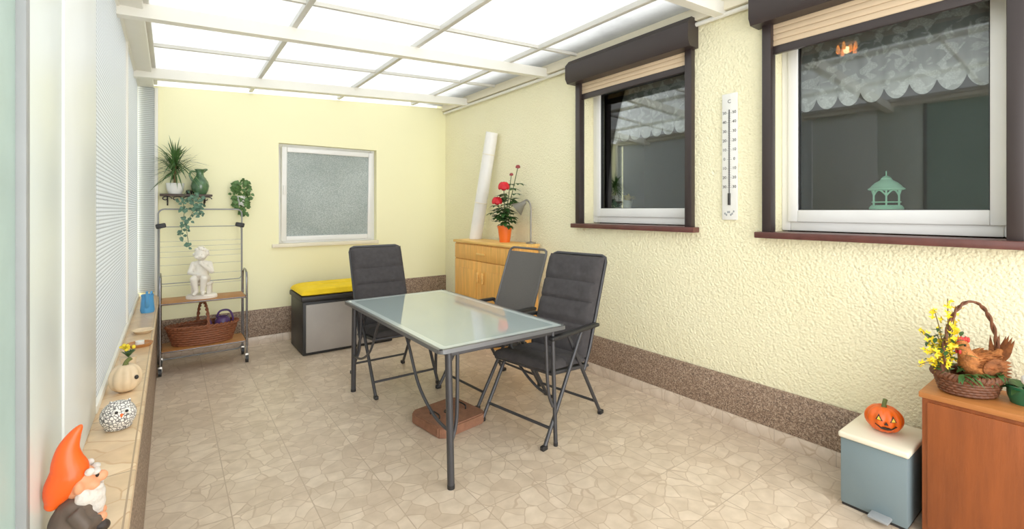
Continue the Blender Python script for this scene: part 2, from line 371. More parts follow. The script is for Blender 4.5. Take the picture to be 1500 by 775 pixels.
def text(name,s,size,mx,mat,parent):
    cu=bpy.data.curves.new(name,'FONT'); cu.body=s; cu.size=size; cu.extrude=.0004; cu.align_x='CENTER'; cu.align_y='CENTER'
    t=bpy.data.objects.new(name,cu); C.objects.link(t); bpy.context.view_layer.update()
    me=bpy.data.meshes.new_from_object(t.evaluated_get(bpy.context.evaluated_depsgraph_get())); bpy.data.objects.remove(t)
    me.transform(wm(parent).inverted()@mx); me.materials.clear(); me.materials.append(mat)
    o=bpy.data.objects.new(name,me); C.objects.link(o); o.parent=parent; return o

# ================================================================= SETTING
ZR=lambda x:2.67+.0605*(x-XL)
st(MB().box(XL-.2,XR+.02,YF,YB+.02,-.12,0),'floor',m_floor,'beige stone-patterned tile floor of the covered patio','floor')
W1=(1.89,3.07,1.325,2.62); W2=(.285,1.40,1.31,2.62); WT=.25
mb=MB(); x0,x1=XR,XR+WT
o1=(W1[0]+.03,W1[1]-.03); o2=(W2[0]+.03,W2[1]-.03)
mb.box(x0,x1,YF,o2[0],-.1,3.0).box(x0,x1,o2[0],o2[1],-.1,W2[2]).box(x0,x1,o2[0],o2[1],W2[3],3.0)
mb.box(x0,x1,o2[1],o1[0],-.1,3.0).box(x0,x1,o1[0],o1[1],-.1,W1[2]).box(x0,x1,o1[0],o1[1],W1[3],3.0).box(x0,x1,o1[1],YB+.25,-.1,3.0)
st(mb,'wall_right',m_stucco,'pale yellow roughcast house wall on the right','wall')
BW=(.965,2.075,1.065,2.20); y0,y1=YB,YB+.25; mb=MB()
mb.box(-.35,BW[0],y0,y1,-.1,2.6).box(BW[1],XR,y0,y1,-.1,2.6).box(BW[0],BW[1],y0,y1,-.1,BW[2]).box(BW[0],BW[1],y0,y1,BW[3],2.6)
mb.prism([(-.35,y0,2.6),(XR,y0,2.6),(XR,y0,ZR(XR)-.01),(-.35,y0,ZR(-.35)-.01)],0,(0,.25,0))
st(mb,'wall_back',m_back,'smooth lemon yellow end wall with a frosted window','wall')
st(MB().box(XR-.022,XR,YF,YB,.085,.335,.004),'baseboard_right',m_gran,'brown granular plaster plinth along the right wall','baseboard')
st(MB().box(XR-.03,XR,YF,YB,0,.085,.003),'baseboard_tile',m_skirt,'beige tile skirting along the foot of the right wall','baseboard')
mb=MB().box(XL,1.45,YB-.02,YB,.085,.375,.004).box(1.45,XR,YB-.02,YB,.085,.56,.004)
st(mb,'baseboard_back',m_gran,'brown granular plaster plinth along the back wall','baseboard')
st(MB().box(XL,XR,YB-.028,YB,0,.085,.003),'baseboard_back_tile',m_skirt,'beige tile skirting along the foot of the back wall','baseboard')
st(MB().box(-.34,XL,YF,YB,-.1,.60),'wall_left',m_gran,'low brown plaster wall under the glazed left side','wall')
st(MB().box(-.35,XL+.012,YF,YB,.60,LZ,.006),'trim_1',m_ledge,'beige stone ledge on top of the low left wall','ledge')
# left glazing
XG=-.25
wl=sroot('window_4',(XG,4.1,LZ),'ribbed white translucent glazing with white posts above the left ledge','window')
for (a,b) in ((2.49,4.16),(4.20,5.60)):
    MB().box(XG-.008,XG+.0,a,b,LZ+.035,2.63).build('panel',m_panel,wl,True)
MB().box(XG,-.122,YB-.03,YB-.022,LZ+.035,2.63).build('panel',m_panel,wl,True)
MB().box(XG-.03,XG+.012,4.16,4.20,LZ,2.66,.004).build('post',m_white,wl,True)
MB().box(-.125,-.098,YB-.045,YB,LZ,2.63,.004).build('post',m_white,wl,True)
MB().box(XG-.03,XG+.014,2.48,5.60,LZ,LZ+.035,.004).build('bottom_rail',m_white,wl,True)
MB().box(XG-.03,XG+.014,2.48,5.60,2.62,2.66,.004).build('top_rail',m_white,wl,True)
dr=sroot('door_1',(XG,1.2,LZ),'milky glass side panel with a wide white stile at the left edge','door')
MB().box(XG-.03,XG+.01,1.80,2.48,LZ,2.66,.006).build('stile',m_coolwhite,dr,True)
MB().box(XG-.03,XG+.004,1.385,1.80,LZ,2.66,.004).build('leaf_stile',m_coolwhite2,dr,True)
MB().box(XG-.012,XG-.004,.2,1.36,LZ+.04,2.62).build('pane',m_doorglass,dr,True)
MB().box(XG-.02,XG+.012,1.355,1.385,LZ,2.66,.003).build('glazing_bar',m_greyplas,dr,True)
MB().box(XG-.03,XG+.012,.2,1.355,LZ,LZ+.04,.003).build('bottom_rail',m_white,dr,True)
MB().box(XG-.03,XG+.012,.2,1.355,2.62,2.66,.003).build('top_rail',m_white,dr,True)
st(MB().box(XL-.23,XL-.03,YF,YB,2.63,2.68,.006),'trim_2',m_white,'white eaves beam along the top of the glazed left side','beam')
# roof
mb=MB(); mb.face([(-.4,YF,ZR(-.4)+.04),(XR,YF,ZR(XR)+.04),(XR,YB+.1,ZR(XR)+.04),(-.4,YB+.1,ZR(-.4)+.04)])
st(mb,'ceiling',m_roof,'milky translucent sheet roof over the patio','ceiling')
k=3
def cross(y,w,h,lab,zo=0,mat=None):
    global k
    a,b=XL-.18,XR
    mb=MB().prism([(a,y-w/2,ZR(a)-h+zo),(b,y-w/2,ZR(b)-h+zo),(b,y-w/2,ZR(b)+zo),(a,y-w/2,ZR(a)+zo)],0,(0,w,0))
    st(mb,'trim_%d'%k,mat or m_white,lab,'beam'); k+=1
cross(1.68,.07,.085,'white cross beam nearest the viewer meeting the wall between the windows')
cross(3.50,.07,.085,'thick white cross beam in the middle of the roof')
cross(5.03,.07,.085,'white cross beam in front of the back wall')
for y,l in ((.9,'thin pale roof batten nearest the viewer'),(3.05,'thin pale roof batten just in front of the middle beam'),(4.38,'thin pale roof batten between the middle and back beams'),(5.5,'thin pale roof batten against the back wall')):
    cross(y,.026,.026,l,.035,m_bar)
for x,l in ((-.12,'long pale glazing bar above the left eaves'),(.69,'long pale glazing bar, first from the left'),(1.61,'long pale glazing bar in the middle of the roof'),(2.55,'long pale glazing bar nearest the house wall')):
    mb=MB().box(x-.018,x+.018,YF,YB,ZR(x)-.002,ZR(x)+.038,.003); st(mb,'trim_%d'%k,m_bar,l,'beam'); k+=1
st(MB().box(XR-.05,XR,YF,YB,ZR(XR)-.06,ZR(XR)+.03,.004),'trim_%d'%k,m_cream,'cream wall plate carrying the roof along the house wall','beam'); k+=1
st(MB().tube([(XR-.03,YF,2.775),(XR-.03,YB-.02,2.775)],.016,10),'trim_%d'%k,m_white,'white conduit pipe running under the roof along the house wall','pipe'); k+=1
st(MB().box(2.78,XR+.5,YF,YB+.3,3.03,3.07),'trim_%d'%k,m_eave,'pale unseen eave added above the roof sheets to shade the wall strip','eave'); k+=1  # unseen eave added to shade the roof strip beside the house wall

# right wall windows
def yz_ring(mb,xa,xb,y0,y1,z0,z1,w,wb=None,bev=.006):
    wb=wb or w
    mb.box(xa,xb,y0,y0+w,z0,z1,bev).box(xa,xb,y1-w,y1,z0,z1,bev).box(xa,xb,y0+w,y1-w,z0,z0+wb,bev).box(xa,xb,y0+w,y1-w,z1-w,z1,bev)
    return mb
def rwin(name,W,zsh,label):
    y0,y1,z0,z1=W; r=sroot(name,(XR,(y0+y1)/2,z0),label,'window')
    P=[(XR-.004,z1+.2),(XR-.09,z1+.2),(XR-.135,z1+.15),(XR-.135,z1+.03),(XR-.11,z1-.01),(XR-.004,z1-.01)]
    MB().prism([(x,y0-.03,z) for x,z in P],0,(0,y1-y0+.07,0)).build('shutter_box',m_brown,r,True)
    for ya in (y0,y1-.055): MB().box(XR-.045,XR+.02,ya,ya+.055,z0,z1,.004).build('guide_rail',m_brown,r,True)
    mb=MB(); n=int(round((z1-zsh)/.037)); hh=(z1-zsh)/n
    for i in range(n): mb.box(XR-.012,XR+.006,y0+.05,y1-.05,zsh+i*hh,zsh+(i+1)*hh,.006)
    mb.build('shutter_slats',m_beige,r,True)
    MB().box(XR-.016,XR+.01,y0+.05,y1-.05,zsh-.05,zsh,.004).build('shutter_bottom_bar',m_brown,r,True)
    xa=XR+.16; a,b=y0+.03,y1-.03
    yz_ring(MB(),xa,xa+.07,a,b,z0+.01,z1,.055,.062).build('frame',m_upvc,r,True)
    yz_ring(MB(),xa-.018,xa+.05,a+.045,b-.045,z0+.066,z1-.045,.056,.075).build('sash',m_upvc,r,True)
    yz_ring(MB(),xa-.004,xa+.03,a+.098,b-.098,z0+.137,z1-.098,.008,.008,.001).build('seal',m_black,r,True)
    MB().box(xa+.01,xa+.016,a+.100,b-.100,z0+.139,z1-.100).build('pane',m_glass,r,True)
    MB().box(XR-.075,xa+.01,y0-.035,y1+.035,z0-.035,z0+.004,.006).build('window_sill',m_sillred,r,True)
    MB().box(xa+.06,XR+.55,y0-.05,y1+.05,z0+.12,z0+.145,.004).build('inner_sill',m_upvc,r,True)
    return r
rwin('window_1',W1,2.515,'brown shuttered white window nearer the back wall, right of the chairs')
rwin('window_2',W2,2.475,'brown shuttered white window near the viewer with a green lantern behind it')
# back window
r=sroot('window_3',((BW[0]+BW[1])/2,YB,BW[2]),'white tilted window with frosted textured glass in the back wall','window')
def xz_ring(mb,ya,yb,x0,x1,z0,z1,w,bev=.006):
    mb.box(x0,x0+w,ya,yb,z0,z1,bev).box(x1-w,x1,ya,yb,z0,z1,bev).box(x0+w,x1-w,ya,yb,z0,z0+w,bev).box(x0+w,x1-w,ya,yb,z1-w,z1,bev); return mb
a,b,c,d=BW; piv=(0,YB+.1,c+.04); tilt=Matrix.Rotation(math.radians(2.6),3,'X')
xz_ring(MB(),YB+.085,YB+.16,a-.01,b+.01,c-.01,d+.01,.06).build('frame',m_upvc,r,True)
xz_ring(MB(),YB+.065,YB+.14,a+.035,b-.035,c+.035,d-.035,.055).turn(piv,tilt).build('sash',m_upvc,r,True)
MB().box(a+.085,b-.085,YB+.09,YB+.10,c+.085,d-.085).turn(piv,tilt).build('pane',m_frost,r,True)
MB().box(BW[0]-.07,BW[1]+.02,YB-.03,YB+.09,BW[2]-.03,BW[2]+.012,.005).build('window_sill',m_cream,r,True)
MB().cube((a+.06,YB+.055,(c+d)/2+.05),(.02,.03,.10),None,.006).turn(piv,tilt).build('handle',m_upvc,r,True)
# dim room behind the right windows
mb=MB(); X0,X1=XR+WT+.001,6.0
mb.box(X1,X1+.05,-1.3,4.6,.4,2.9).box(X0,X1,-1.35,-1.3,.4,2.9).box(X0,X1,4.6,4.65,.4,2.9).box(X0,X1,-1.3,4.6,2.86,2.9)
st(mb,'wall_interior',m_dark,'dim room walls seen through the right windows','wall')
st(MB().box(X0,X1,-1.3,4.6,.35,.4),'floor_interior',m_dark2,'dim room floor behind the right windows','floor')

# lace curtains
def curtain(W,zb,label,x):
    y0,y1,z0,z1=W; bm=bmesh.new(); ny,nz=240,14; G=[]
    for i in range(ny+1):
        y=y0+.1+(y1-y0-.2)*i/ny; q=(y-y0)/.115
        low=zb-.075*abs(math.sin(PI*q))**.7
        G.append([bm.verts.new((x+(.012*math.sin(q*6.3)+.006*math.sin(q*1.3))*(.6+.4*j/nz),y,z1-.06+(low-(z1-.06))*j/nz)) for j in range(nz+1)])
    for i in range(ny):
        for j in range(nz): bm.faces.new((G[i][j],G[i+1][j],G[i+1][j+1],G[i][j+1]))
    m=MB(); m.bm.free(); m.bm=bm
    t=thing('lace_curtain',label,'curtain',(x,(y0+y1)/2,zb-.05))
    m.build('lace',m_lace,t,True)
    MB().tube([(x,y0-.02,z1-.055),(x,y1+.02,z1-.055)],.008).build('curtain_rod',m_upvc,t,True)
curtain(W1,2.15,'white scalloped lace curtain inside the farther brown-shuttered window',XR+.265)
curtain(W2,2.16,'white scalloped lace curtain inside the near window above the green lantern',XR+.265)
# interior lamp
t=thing('ceiling_lamp','small amber glass ceiling lamp glowing behind the near lace curtain','lamp',(4.0,1.26,2.86))
MB().lathe([(0,0),(.08,0),(.075,-.03),(.03,-.05),(0,-.05)]).build('base',m_steel,t)
MB().tube([(0,0,-.04),(0,0,-.19)],.01).build('stem',m_steel,t)
MB().ball((0,0,-.23),(.022,.022,.026)).build('bulb',m_bulb,t)
for i in range(8):
    a=2*PI*i/8; MB().lathe([(.004,.02),(.010,0),(.013,-.03),(.011,-.034),(.006,-.01),(0,0)],(math.cos(a)*.055,math.sin(a)*.055,-.20-.02*(i%2)),12).build('lamp_shade',m_amber,t)
    MB().tube([(0,0,-.16),(math.cos(a)*.055,math.sin(a)*.055,-.18)],.003).build('arm',m_steel,t)
# green lantern on inner sill
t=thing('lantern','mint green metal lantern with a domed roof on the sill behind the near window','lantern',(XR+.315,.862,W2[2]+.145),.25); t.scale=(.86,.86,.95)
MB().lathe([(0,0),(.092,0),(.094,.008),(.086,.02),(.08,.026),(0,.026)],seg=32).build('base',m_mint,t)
for i in range(6):
    a=2*PI*i/6; c,s=math.cos(a)*.077,math.sin(a)*.077
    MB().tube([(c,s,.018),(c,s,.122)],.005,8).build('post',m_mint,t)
mb=MB()
g=lambda an,z:V((math.cos(an)*.077,math.sin(an)*.077,z))
for i in range(6):
    a=2*PI*i/6; am=a+PI/6
    mb.tube(cat([g(a,.085),g(a+PI/10,.112),g(am,.12),g(a+PI/3-PI/10,.112),g(a+PI/3,.085)],4),.004,6)
mb.tube([g(2*PI*i/32,.045) for i in range(32)],.003,6,True)
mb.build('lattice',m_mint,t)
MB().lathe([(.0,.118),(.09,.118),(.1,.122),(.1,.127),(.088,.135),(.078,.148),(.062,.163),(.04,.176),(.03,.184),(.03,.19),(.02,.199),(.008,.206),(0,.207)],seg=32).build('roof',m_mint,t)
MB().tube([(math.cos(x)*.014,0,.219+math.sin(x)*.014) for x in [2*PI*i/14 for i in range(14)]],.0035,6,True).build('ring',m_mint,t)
t=thing('potted_plant','small yellow-green plant on the sill behind the farther window','plant',(XR+.34,2.78,W1[2]+.145))
MB().lathe([(0,0),(.035,0),(.045,.07),(.04,.07),(0,.06)]).build('pot',m_whitepot,t)
mb=MB()
for i in range(30): a=rnd.uniform(0,2*PI); mb.leaf((0,0,.065),(math.cos(a),math.sin(a),rnd.uniform(.4,2)),rnd.uniform(.07,.12),.03,.3)
mb.build('foliage',m_sunflower,t)

# thermometer
ty0,ty1,tz0,tz1=1.572,1.677,1.385,2.238; yc=(ty0+ty1)/2
t=thing('wall_thermometer','tall white wall thermometer between the two shuttered windows','thermometer',(XR,yc,tz0))
mb=MB().box(XR-.018,XR,ty0,ty1,tz0,tz1,.004); mb.build('board',m_ivory,t,True)
MB().tube([(XR-.02,yc,tz0+.13),(XR-.02,yc,tz1-.11)],.0036,10).build('glass_tube',m_frame,t,True)
MB().tube([(XR-.021,yc,tz0+.1),(XR-.021,yc,tz0+.18)],.009,10).build('bulb',m_ink,t,True)
mb=MB()
for i in range(41):
    z=tz0+.22+i*(.5/40); w=.017 if i%5==0 else .010
    mb.box(XR-.0190,XR-.018,yc-w,yc+w,z-.0006,z+.0006)
mb.build('scale_marks',m_ink,t,True)
def RM(y,z): return Matrix(((0,0,-1,XR-.0188),(-1,0,0,y),(0,1,0,z),(0,0,0,1)))
text('lettering','C',.034,RM(yc,tz1-.055),m_ink,t)
for i,sx in enumerate(('50','40','30','20','10','0','10','20','30')):
    z=tz1-.13-i*.0625
    text('numeral',sx,.027,RM(yc+.034,z),m_ink,t)
    text('numeral',sx,.027,RM(yc-.034,z),m_ink,t)
mb=MB()
for i in range(7):
    mb.ball((XR-.018,yc+(i-3)*.01,tz0+.045+.012*math.cos(i*1.8)),(.0015,.006,.008),u=8,v=6)
mb.build('ornament',m_greyplas,t,True)

# ================================================================= TABLE
tx0,tx1,ty0,ty1,tz=1.105,1.995,2.11,3.74,.73
T=thing('garden_table','grey metal garden table with frosted glass top in the middle of the patio','table',((tx0+tx1)/2,(ty0+ty1)/2,0))
MB().ringprism(rrect(tx0,tx1,ty0,ty1,.035),rrect(tx0+.022,tx1-.022,ty0+.022,ty1-.022,.02),tz-.022,tz).build('rim',m_rim,T,True)
po=rrect(tx0+.02,tx1-.02,ty0+.02,ty1-.02,.02)
g=MB().prism([(p[0],p[1],tz-.01) for p in po],0,(0,0,.009)).build('glass_top',m_tglass,T,True)
MB().ringprism(rrect(tx0+.022,tx1-.022,ty0+.022,ty1-.022,.02),rrect(tx0+.06,tx1-.06,ty0+.06,ty1-.06,.015),tz-.003,tz-.0004).build('etched_border',m_tborder,g,True)
for x,y in ((tx0+.012,ty0+.012),(tx1-.012,ty0+.012),(tx0+.012,ty1-.012),(tx1-.012,ty1-.012)):
    MB().lathe([(0,0),(.009,0),(.009,.003),(.006,.005),(0,.005)],(x,y,tz-.001),14).build('corner_cap',m_black,T,True)
lx0,lx1,ly0,ly1=1.175,1.905,2.15,3.69
for x,sx in ((lx0,1),(lx1,-1)):
    for y,sy in ((ly0,1),(ly1,-1)):
        rl=.019 if sx>0 else .013
        mb=MB().tube([(x,y-.03*sy,0.004),(x,y,tz-.022)],rl,14); mb.tube(cat([(x+.012*sx,y-.018*sy,.24),(x+.045*sx,y-.01*sy,.36),(x+.055*sx,y,tz-.022)],6),.010,10)
        lg=mb.build('leg',m_frame,T,True)
        MB().lathe([(0,0),(rl+.001,0),(rl+.001,.02),(0,.02)],(x,y-.03*sy,0)).build('foot',m_black,lg,True)
    MB().box(x-.01,x+.01,ly0,ly1,tz-.05,tz-.022,.003).build('side_rail',m_frame,T,True)
    MB().tube(cat([(x,ly0-.02,.29),(x,ly0+.16,.31),(x,ly0+.36,.42),(x,ly0+.5,.62),(x,ly0+.56,tz-.045)],6),.009,10).build('brace',m_frame,T,True)
    MB().tube(cat([(x,ly1+.02,.29),(x,ly1-.16,.31),(x,ly1-.36,.42),(x,ly1-.5,.62),(x,ly1-.56,tz-.045)],6),.009,10).build('brace',m_frame,T,True)
for y in (ly0,ly1): MB().box(lx0,lx1,y-.01,y+.01,tz-.05,tz-.022,.003).build('end_rail',m_frame,T,True)

# ================================================================= CHAIRS
def chair(label,back,loc,rz,grp='folding high-back chairs around the glass table',bw=.236):
    r=thing('folding_chair',label,'chair',loc,rz,grp); w=bw+.029
    for s in (-1,1):
        x=s*w
        a=MB().tube([(x,-.33,.006),(x,.06,.645)],.0125,12).build('leg',m_frame,r); MB().cube((x,-.33,.014),(.03,.045,.028),None,.006).build('rubber_foot',m_black,a)
        x2=s*(w-.028)
        a=MB().tube([(x2,.335,.006),(x2,-.05,.635)],.0125,12).build('leg',m_frame,r); MB().cube((x2,.335,.014),(.03,.045,.028),None,.006).build('rubber_foot',m_black,a)
        MB().cube((x,-.01,.658),(.046,.52,.026),None,.01,3).build('armrest',m_black,r)
    for y,z,ww in ((-.33+.39*.16,.11,w),(.335-.385*.16,.107,w-.028)):
        MB().tube([(-ww,y,z),(ww,y,z)],.0095,10).build('stretcher',m_frame,r)
    pts=[(-bw,.13,.36),(-bw,.2,.50),(-bw,.405,1.075),(-bw+.012,.418,1.103),(-bw+.04,.424,1.115),(bw-.04,.424,1.115),(bw-.012,.418,1.103),(bw,.405,1.075),(bw,.2,.50),(bw,.13,.36)]
    MB().tube(pts,.0125 if back else .010,12).build('back_frame',m_frame if back else m_frame2,r)
    MB().tube([(-bw,-.22,.425),(-bw,.17,.385),(bw,.17,.385),(bw,-.22,.425)],.012,12,True).build('seat_frame',m_frame,r)
    for s in (-1,1):
        MB().tube([(s*bw,.245,.628),(s*w,.235,.652)],.009,8).build('hinge',m_frame,r)
    ub=V((0,.215,.60)).normalized(); nb=V((0,-ub.z,ub.y))
    MB().cube(V((0,.2,.5))+ub*.31,(2*bw-.01,.006,.62),Matrix(((1,0,0),(0,-nb.y,ub.y),(0,-nb.z,ub.z))).to_3x3()).build('backrest',m_mesh,r)
    MB().cube((0,-.025,.405),(2*bw-.01,.38,.006),Matrix.Rotation(-math.atan2(.04,.39),3,'X')).build('seat',m_mesh,r)
    if back:
        bt=[(q,t_) for t_ in (.2,.42,.62,.82) for q in (-.45,.45)]
        MB().pad(V((0,.165,.425))+nb*.018,(1,0,0),ub,nb,2*bw+.004,.72,.05,(.31,.52,.73),bt).build('back_cushion',m_fabric,r)
        MB().pad((0,.16,.418),(1,0,0),(0,-.39,.03),(0,.08,1),2*bw+.004,.42,.05,(.5,),[(q,t_) for t_ in (.28,.72) for q in (-.45,.45)]).build('seat_cushion',m_fabric,r)
    return r
chair('charcoal cushioned folding chair at the far table end, before the black storage box',True,(1.53,3.79,0),0)
chair('uncushioned grey mesh folding chair beside the pine cabinet',False,(2.10,3.13,0),math.radians(-86),bw=.236)
chair('charcoal cushioned folding chair at the right of the table, nearest the viewer',True,(2.09,2.45,0),math.radians(-80),bw=.246)

# parasol base slab
t=thing('parasol_base','brown concrete parasol base slab with wire handles under the table','parasol base',(1.53,2.80,0),math.radians(8))
a,c=.192,.04; oc=[(a,-a+c),(a,a-c),(a-c,a),(-a+c,a),(-a,a-c),(-a,-a+c),(-a+c,-a),(a-c,-a)]
mb=MB(); A=[(p[0],p[1],0) for p in oc]; mb.prism(A,0,(0,0,.07)); bmesh.ops.bevel(mb.bm,geom=[e for e in mb.bm.edges],offset=.008,segments=2,affect='EDGES'); mb.build('slab',m_terra,t)
for s in (-1,1):
    MB().tube(cat([(s*.11,-.05,.066),(s*.11,-.045,.095),(s*.11,.045,.095),(s*.11,.05,.066)],5),.005,8).build('handle',m_iron,t)
MB().lathe([(.03,.069),(.03,.075),(.022,.075),(.022,.069)]).build('socket',m_iron,t)

# storage box + cushion
bx0,bx1,by0,by1=1.05,1.98,4.90,5.45
t=thing('storage_box','black garden storage box with taupe front panel against the back wall','storage box',((bx0+bx1)/2,(by0+by1)/2,0))
MB().box(bx0,bx1,by0,by1,0,.535,.012).build('body',m_black,t,True)
MB().box(bx0+.03,bx1-.03,by0-.012,by0+.01,.03,.505,.004).build('front_panel',m_grayp,t,True)
MB().box(bx0-.015,bx1+.015,by0-.02,by1+.01,.535,.59,.014).build('lid',m_black,t,True)
t=thing('bench_cushion','bright yellow bench cushion on the black storage box','cushion',((bx0+bx1)/2,(by0+by1)/2,.59))
MB().pad((0,-.285,.015),(1,0,0),(0,1,0),(0,0,1),.95,.56,.06,(.5,),[(q,t_) for q in (-.6,-.2,.2,.6) for t_ in (.25,.75)],nu=60,nv=40,base=.24).build('pad',m_yellow,t)
MB().tube([(p[0],p[1],.017) for p in rrect(-.465,.465,-.277,.267,.03)],.008,8,True).build('piping',m_yellow,t)

# pine cabinet
cx0,cx1,cy0,cy1,cz=2.70,3.00,3.60,4.76,1.11
t=thing('pine_cabinet','honey pine cabinet with a drawer and two doors in the back right corner','cabinet',(2.85,4.18,0))
MB().box(cx0,cx1,cy0,cy1,0.0,cz-.03,.003).build('body',m_pine,t,True)
MB().box(cx0-.03,cx1+.005,cy0-.02,cy1+.01,cz-.03,cz,.006).build('top',m_pinet,t,True)
d=MB().box(cx0-.018,cx0,cy0+.015,cy1-.015,.90,1.065,.004).build('drawer',m_pine,t,True)
MB().box(cx0-.035,cx0-.018,4.10,4.26,.965,.985,.004).build('handle',m_pinet,d,True)
ym=(cy0+cy1)/2
for a,b,hy in ((cy0+.015,ym-.003,ym-.05),(ym+.003,cy1-.015,ym+.05)):
    d=MB().box(cx0-.018,cx0,a,b,.09,.89,.004).build('door',m_pine,t,True)
    MB().box(cx0-.026,cx0-.018,a+.09,b-.09,.18,.8,.006).build('panel',m_pine,d,True)
    MB().box(cx0-.045,cx0-.018,hy-.008,hy+.008,.66,.78,.005).build('handle',m_pinet,d,True)
# roses
t=thing('rose_pot','artificial red roses in an orange pot on the pine cabinet','plant',(2.86,3.99,cz))
MB().lathe([(0,0),(.055,0),(.075,.15),(.08,.15),(.08,.175),(.07,.175),(.066,.15),(0,.15)]).build('pot',m_orange,t)
rp=lambda a,z,b=0:V((0,0,z))+R_*a+F_*b
heads=[(rp(-.01,.585,-.05),.072,m_red),(rp(-.08,.43,-.07),.066,m_red),(rp(.14,.80,0),.03,m_pink),(rp(.07,.72,.03),.025,m_pink)]
for p,rr,mm in heads:
    sm=MB().tube(cat([(0,0,.14),p*.4+V((0,0,.1)),p],5),.0045,7).build('stem',m_stem,t)
    mb=MB()
    for ring,(n,sc,tilt_) in enumerate(((6,1,.35),(5,.78,.8),(4,.55,1.5),(3,.35,3))):
        for i in range(n):
            a=2*PI*i/n+ring*.5; d=V((math.cos(a),math.sin(a),tilt_)).normalized()
            mb.ball(p+d*rr*.55*sc,(rr*.62,rr*.62,rr*.22),d.to_track_quat('Z','Y').to_matrix(),10,7)
    mb.ball(p,rr*.55,None,10,7)
    mb.build('rose' if rr>.04 else 'bud',mm,t)
mb=MB()
def roseleaf(p0):
    a=rnd.uniform(0,2*PI); d=V((math.cos(a),math.sin(a),rnd.uniform(-.3,.6))).normalized(); e=p0+d*.07
    if e.x+2.86>2.96: return
    for hp,hr,_ in heads[:2]:
        if (e+d*.05-hp).length<hr+.03: return
    mb.tube([p0,e],.0018,5)
    sd=d.cross(V((0,0,1))).normalized()
    for q in (d,d+sd*.9,d-sd*.9): mb.leaf(e,q,rnd.uniform(.07,.105),.052,.3,4,.15)
for i in range(95):
    hp=heads[rnd.choice([0,0,1,1,2,3])][0]; f=rnd.uniform(.05,.75)
    roseleaf(V((0,0,.14)).lerp(hp,f)+V((0,0,.03)))
mb.build('foliage',m_green,t)
# lamp
t=thing('reading_lamp','small steel gooseneck lamp at the near end of the pine cabinet','lamp',(2.95,3.66,cz))
MB().lathe([(0,0),(.05,0),(.05,.012),(.012,.02),(0,.02)]).build('base',m_lampsteel,t)
e=rp(-.085,.40); MB().tube(cat([(0,0,.015),(0,0,.25),rp(.0,.37),rp(-.02,.43),rp(-.055,.44),e],7),.009,8).build('neck',m_lampsteel,t)
q=(R_*-.75+V((0,0,-.65))).to_track_quat('Z','Y').to_matrix()
MB().lathe([(0,-.04),(.02,-.04),(.03,0),(.078,.085),(.074,.085),(.026,.004),(0,0)],e,24,rot=q).build('lamp_shade',m_lampsteel,t)
MB().ball(e+(R_*-.75+V((0,0,-.65)))*.045,.028).build('bulb',m_whitepot,t)
# rolled sheet
p0=V((2.90,4.64,cz)); p1=V((2.955,4.37,2.34)); ax=(p1-p0).normalized()
t=thing('rolled_sheet','white rolled-up plastic sheet standing on the pine cabinet and leaning on the wall','roll',p0)
q=ax.to_track_quat('Z','Y').to_matrix(); mb=MB(); ln=(p1-p0).length
bm=mb.bm; prev=None
for i in range(120):
    a=i/119*2*PI*3.2; rr=.078-.006*i/119*3
    pa=q@V((math.cos(a)*rr,math.sin(a)*rr,.0)); pb=q@V((math.cos(a)*rr*.93,math.sin(a)*rr*.93,ln))
    pa.z=max(pa.z,0.001)
    cur=(bm.verts.new(pa),bm.verts.new(pb))
    if prev: bm.faces.new((prev[0],cur[0],cur[1],prev[1]))
    prev=cur
mb.build('sheet',m_roll,t)
for f in (.35,.8):
    MB().tube([q@V((math.cos(a)*.079,math.sin(a)*.079,ln*f)) for a in [2*PI*i/24 for i in range(24)]],.004,6,True).build('band',m_cream,t)

# ================================================================= LEFT BACK: airer, trolley, shelf
t=thing('drying_rack','grey folding clothes airer standing behind the trolley by the back wall','drying rack',(.25,5.52,0))
fr=[(p[0],0,p[1]) for p in rrect(-.345,.345,.02,1.46,.05)]
MB().tube(fr,.007,8,True).build('frame',m_airer,t)
mb=MB()
for i in range(3): mb.tube([(-.345,-.0,.72+i*.1),(.345,-.0,.72+i*.1)],.0016,6)
mb.build('rods',m_wire,t)
wing=MB().tube([(p[0],-.02-.05*(1.3-p[1]),p[1]) for p in rrect(-.335,.335,.75,1.29,.03)],.004,8,True).build('wing',m_airer,t)
mb=MB()
for i in range(4): mb.tube([(-.335,-.02-.05*(1.3-(1.0+i*.05)),1.0+i*.05),(.335,-.02-.05*(1.3-(1.0+i*.05)),1.0+i*.05)],.0016,6)
mb.build('rods',m_wire,wing)
for s in (-1,1):
    MB().cube((s*.325,-.02,1.30),(.08,.05,.045),Matrix.Rotation(s*.2,3,'Y'),.01).build('joint',m_black,t)
    MB().tube([(s*.345,.0,.03),(s*.345,-.08,.012),(s*.345,.08,.012)],.009,8).build('foot',m_airer,t)
tx0,tx1,ya,yb=-.075,.585,5.05,5.35
t=thing('serving_trolley','chrome serving trolley with brown wood shelves in the back left corner','trolley',(.255,5.2,0))
for x in (tx0,tx1):
    mb=MB().tube(cat([(x,ya,.07),(x,ya,.45),(x,ya+.005,.80),(x,ya+.05,.86),(x,(ya+yb)/2,.875),(x,yb-.05,.86),(x,yb-.005,.80),(x,yb,.45),(x,yb,.07)],4),.0095,10).build('side_frame',m_chrome,t,True)
    for y in (ya,yb):
        w=MB().tube([(x-.012,y,.035),(x+.012,y,.035)],.035,18).build('wheel',m_black,t,True)
        MB().box(x-.018,x+.018,y-.012,y+.012,.035,.085,.004).build('fork',m_steel,w,True)
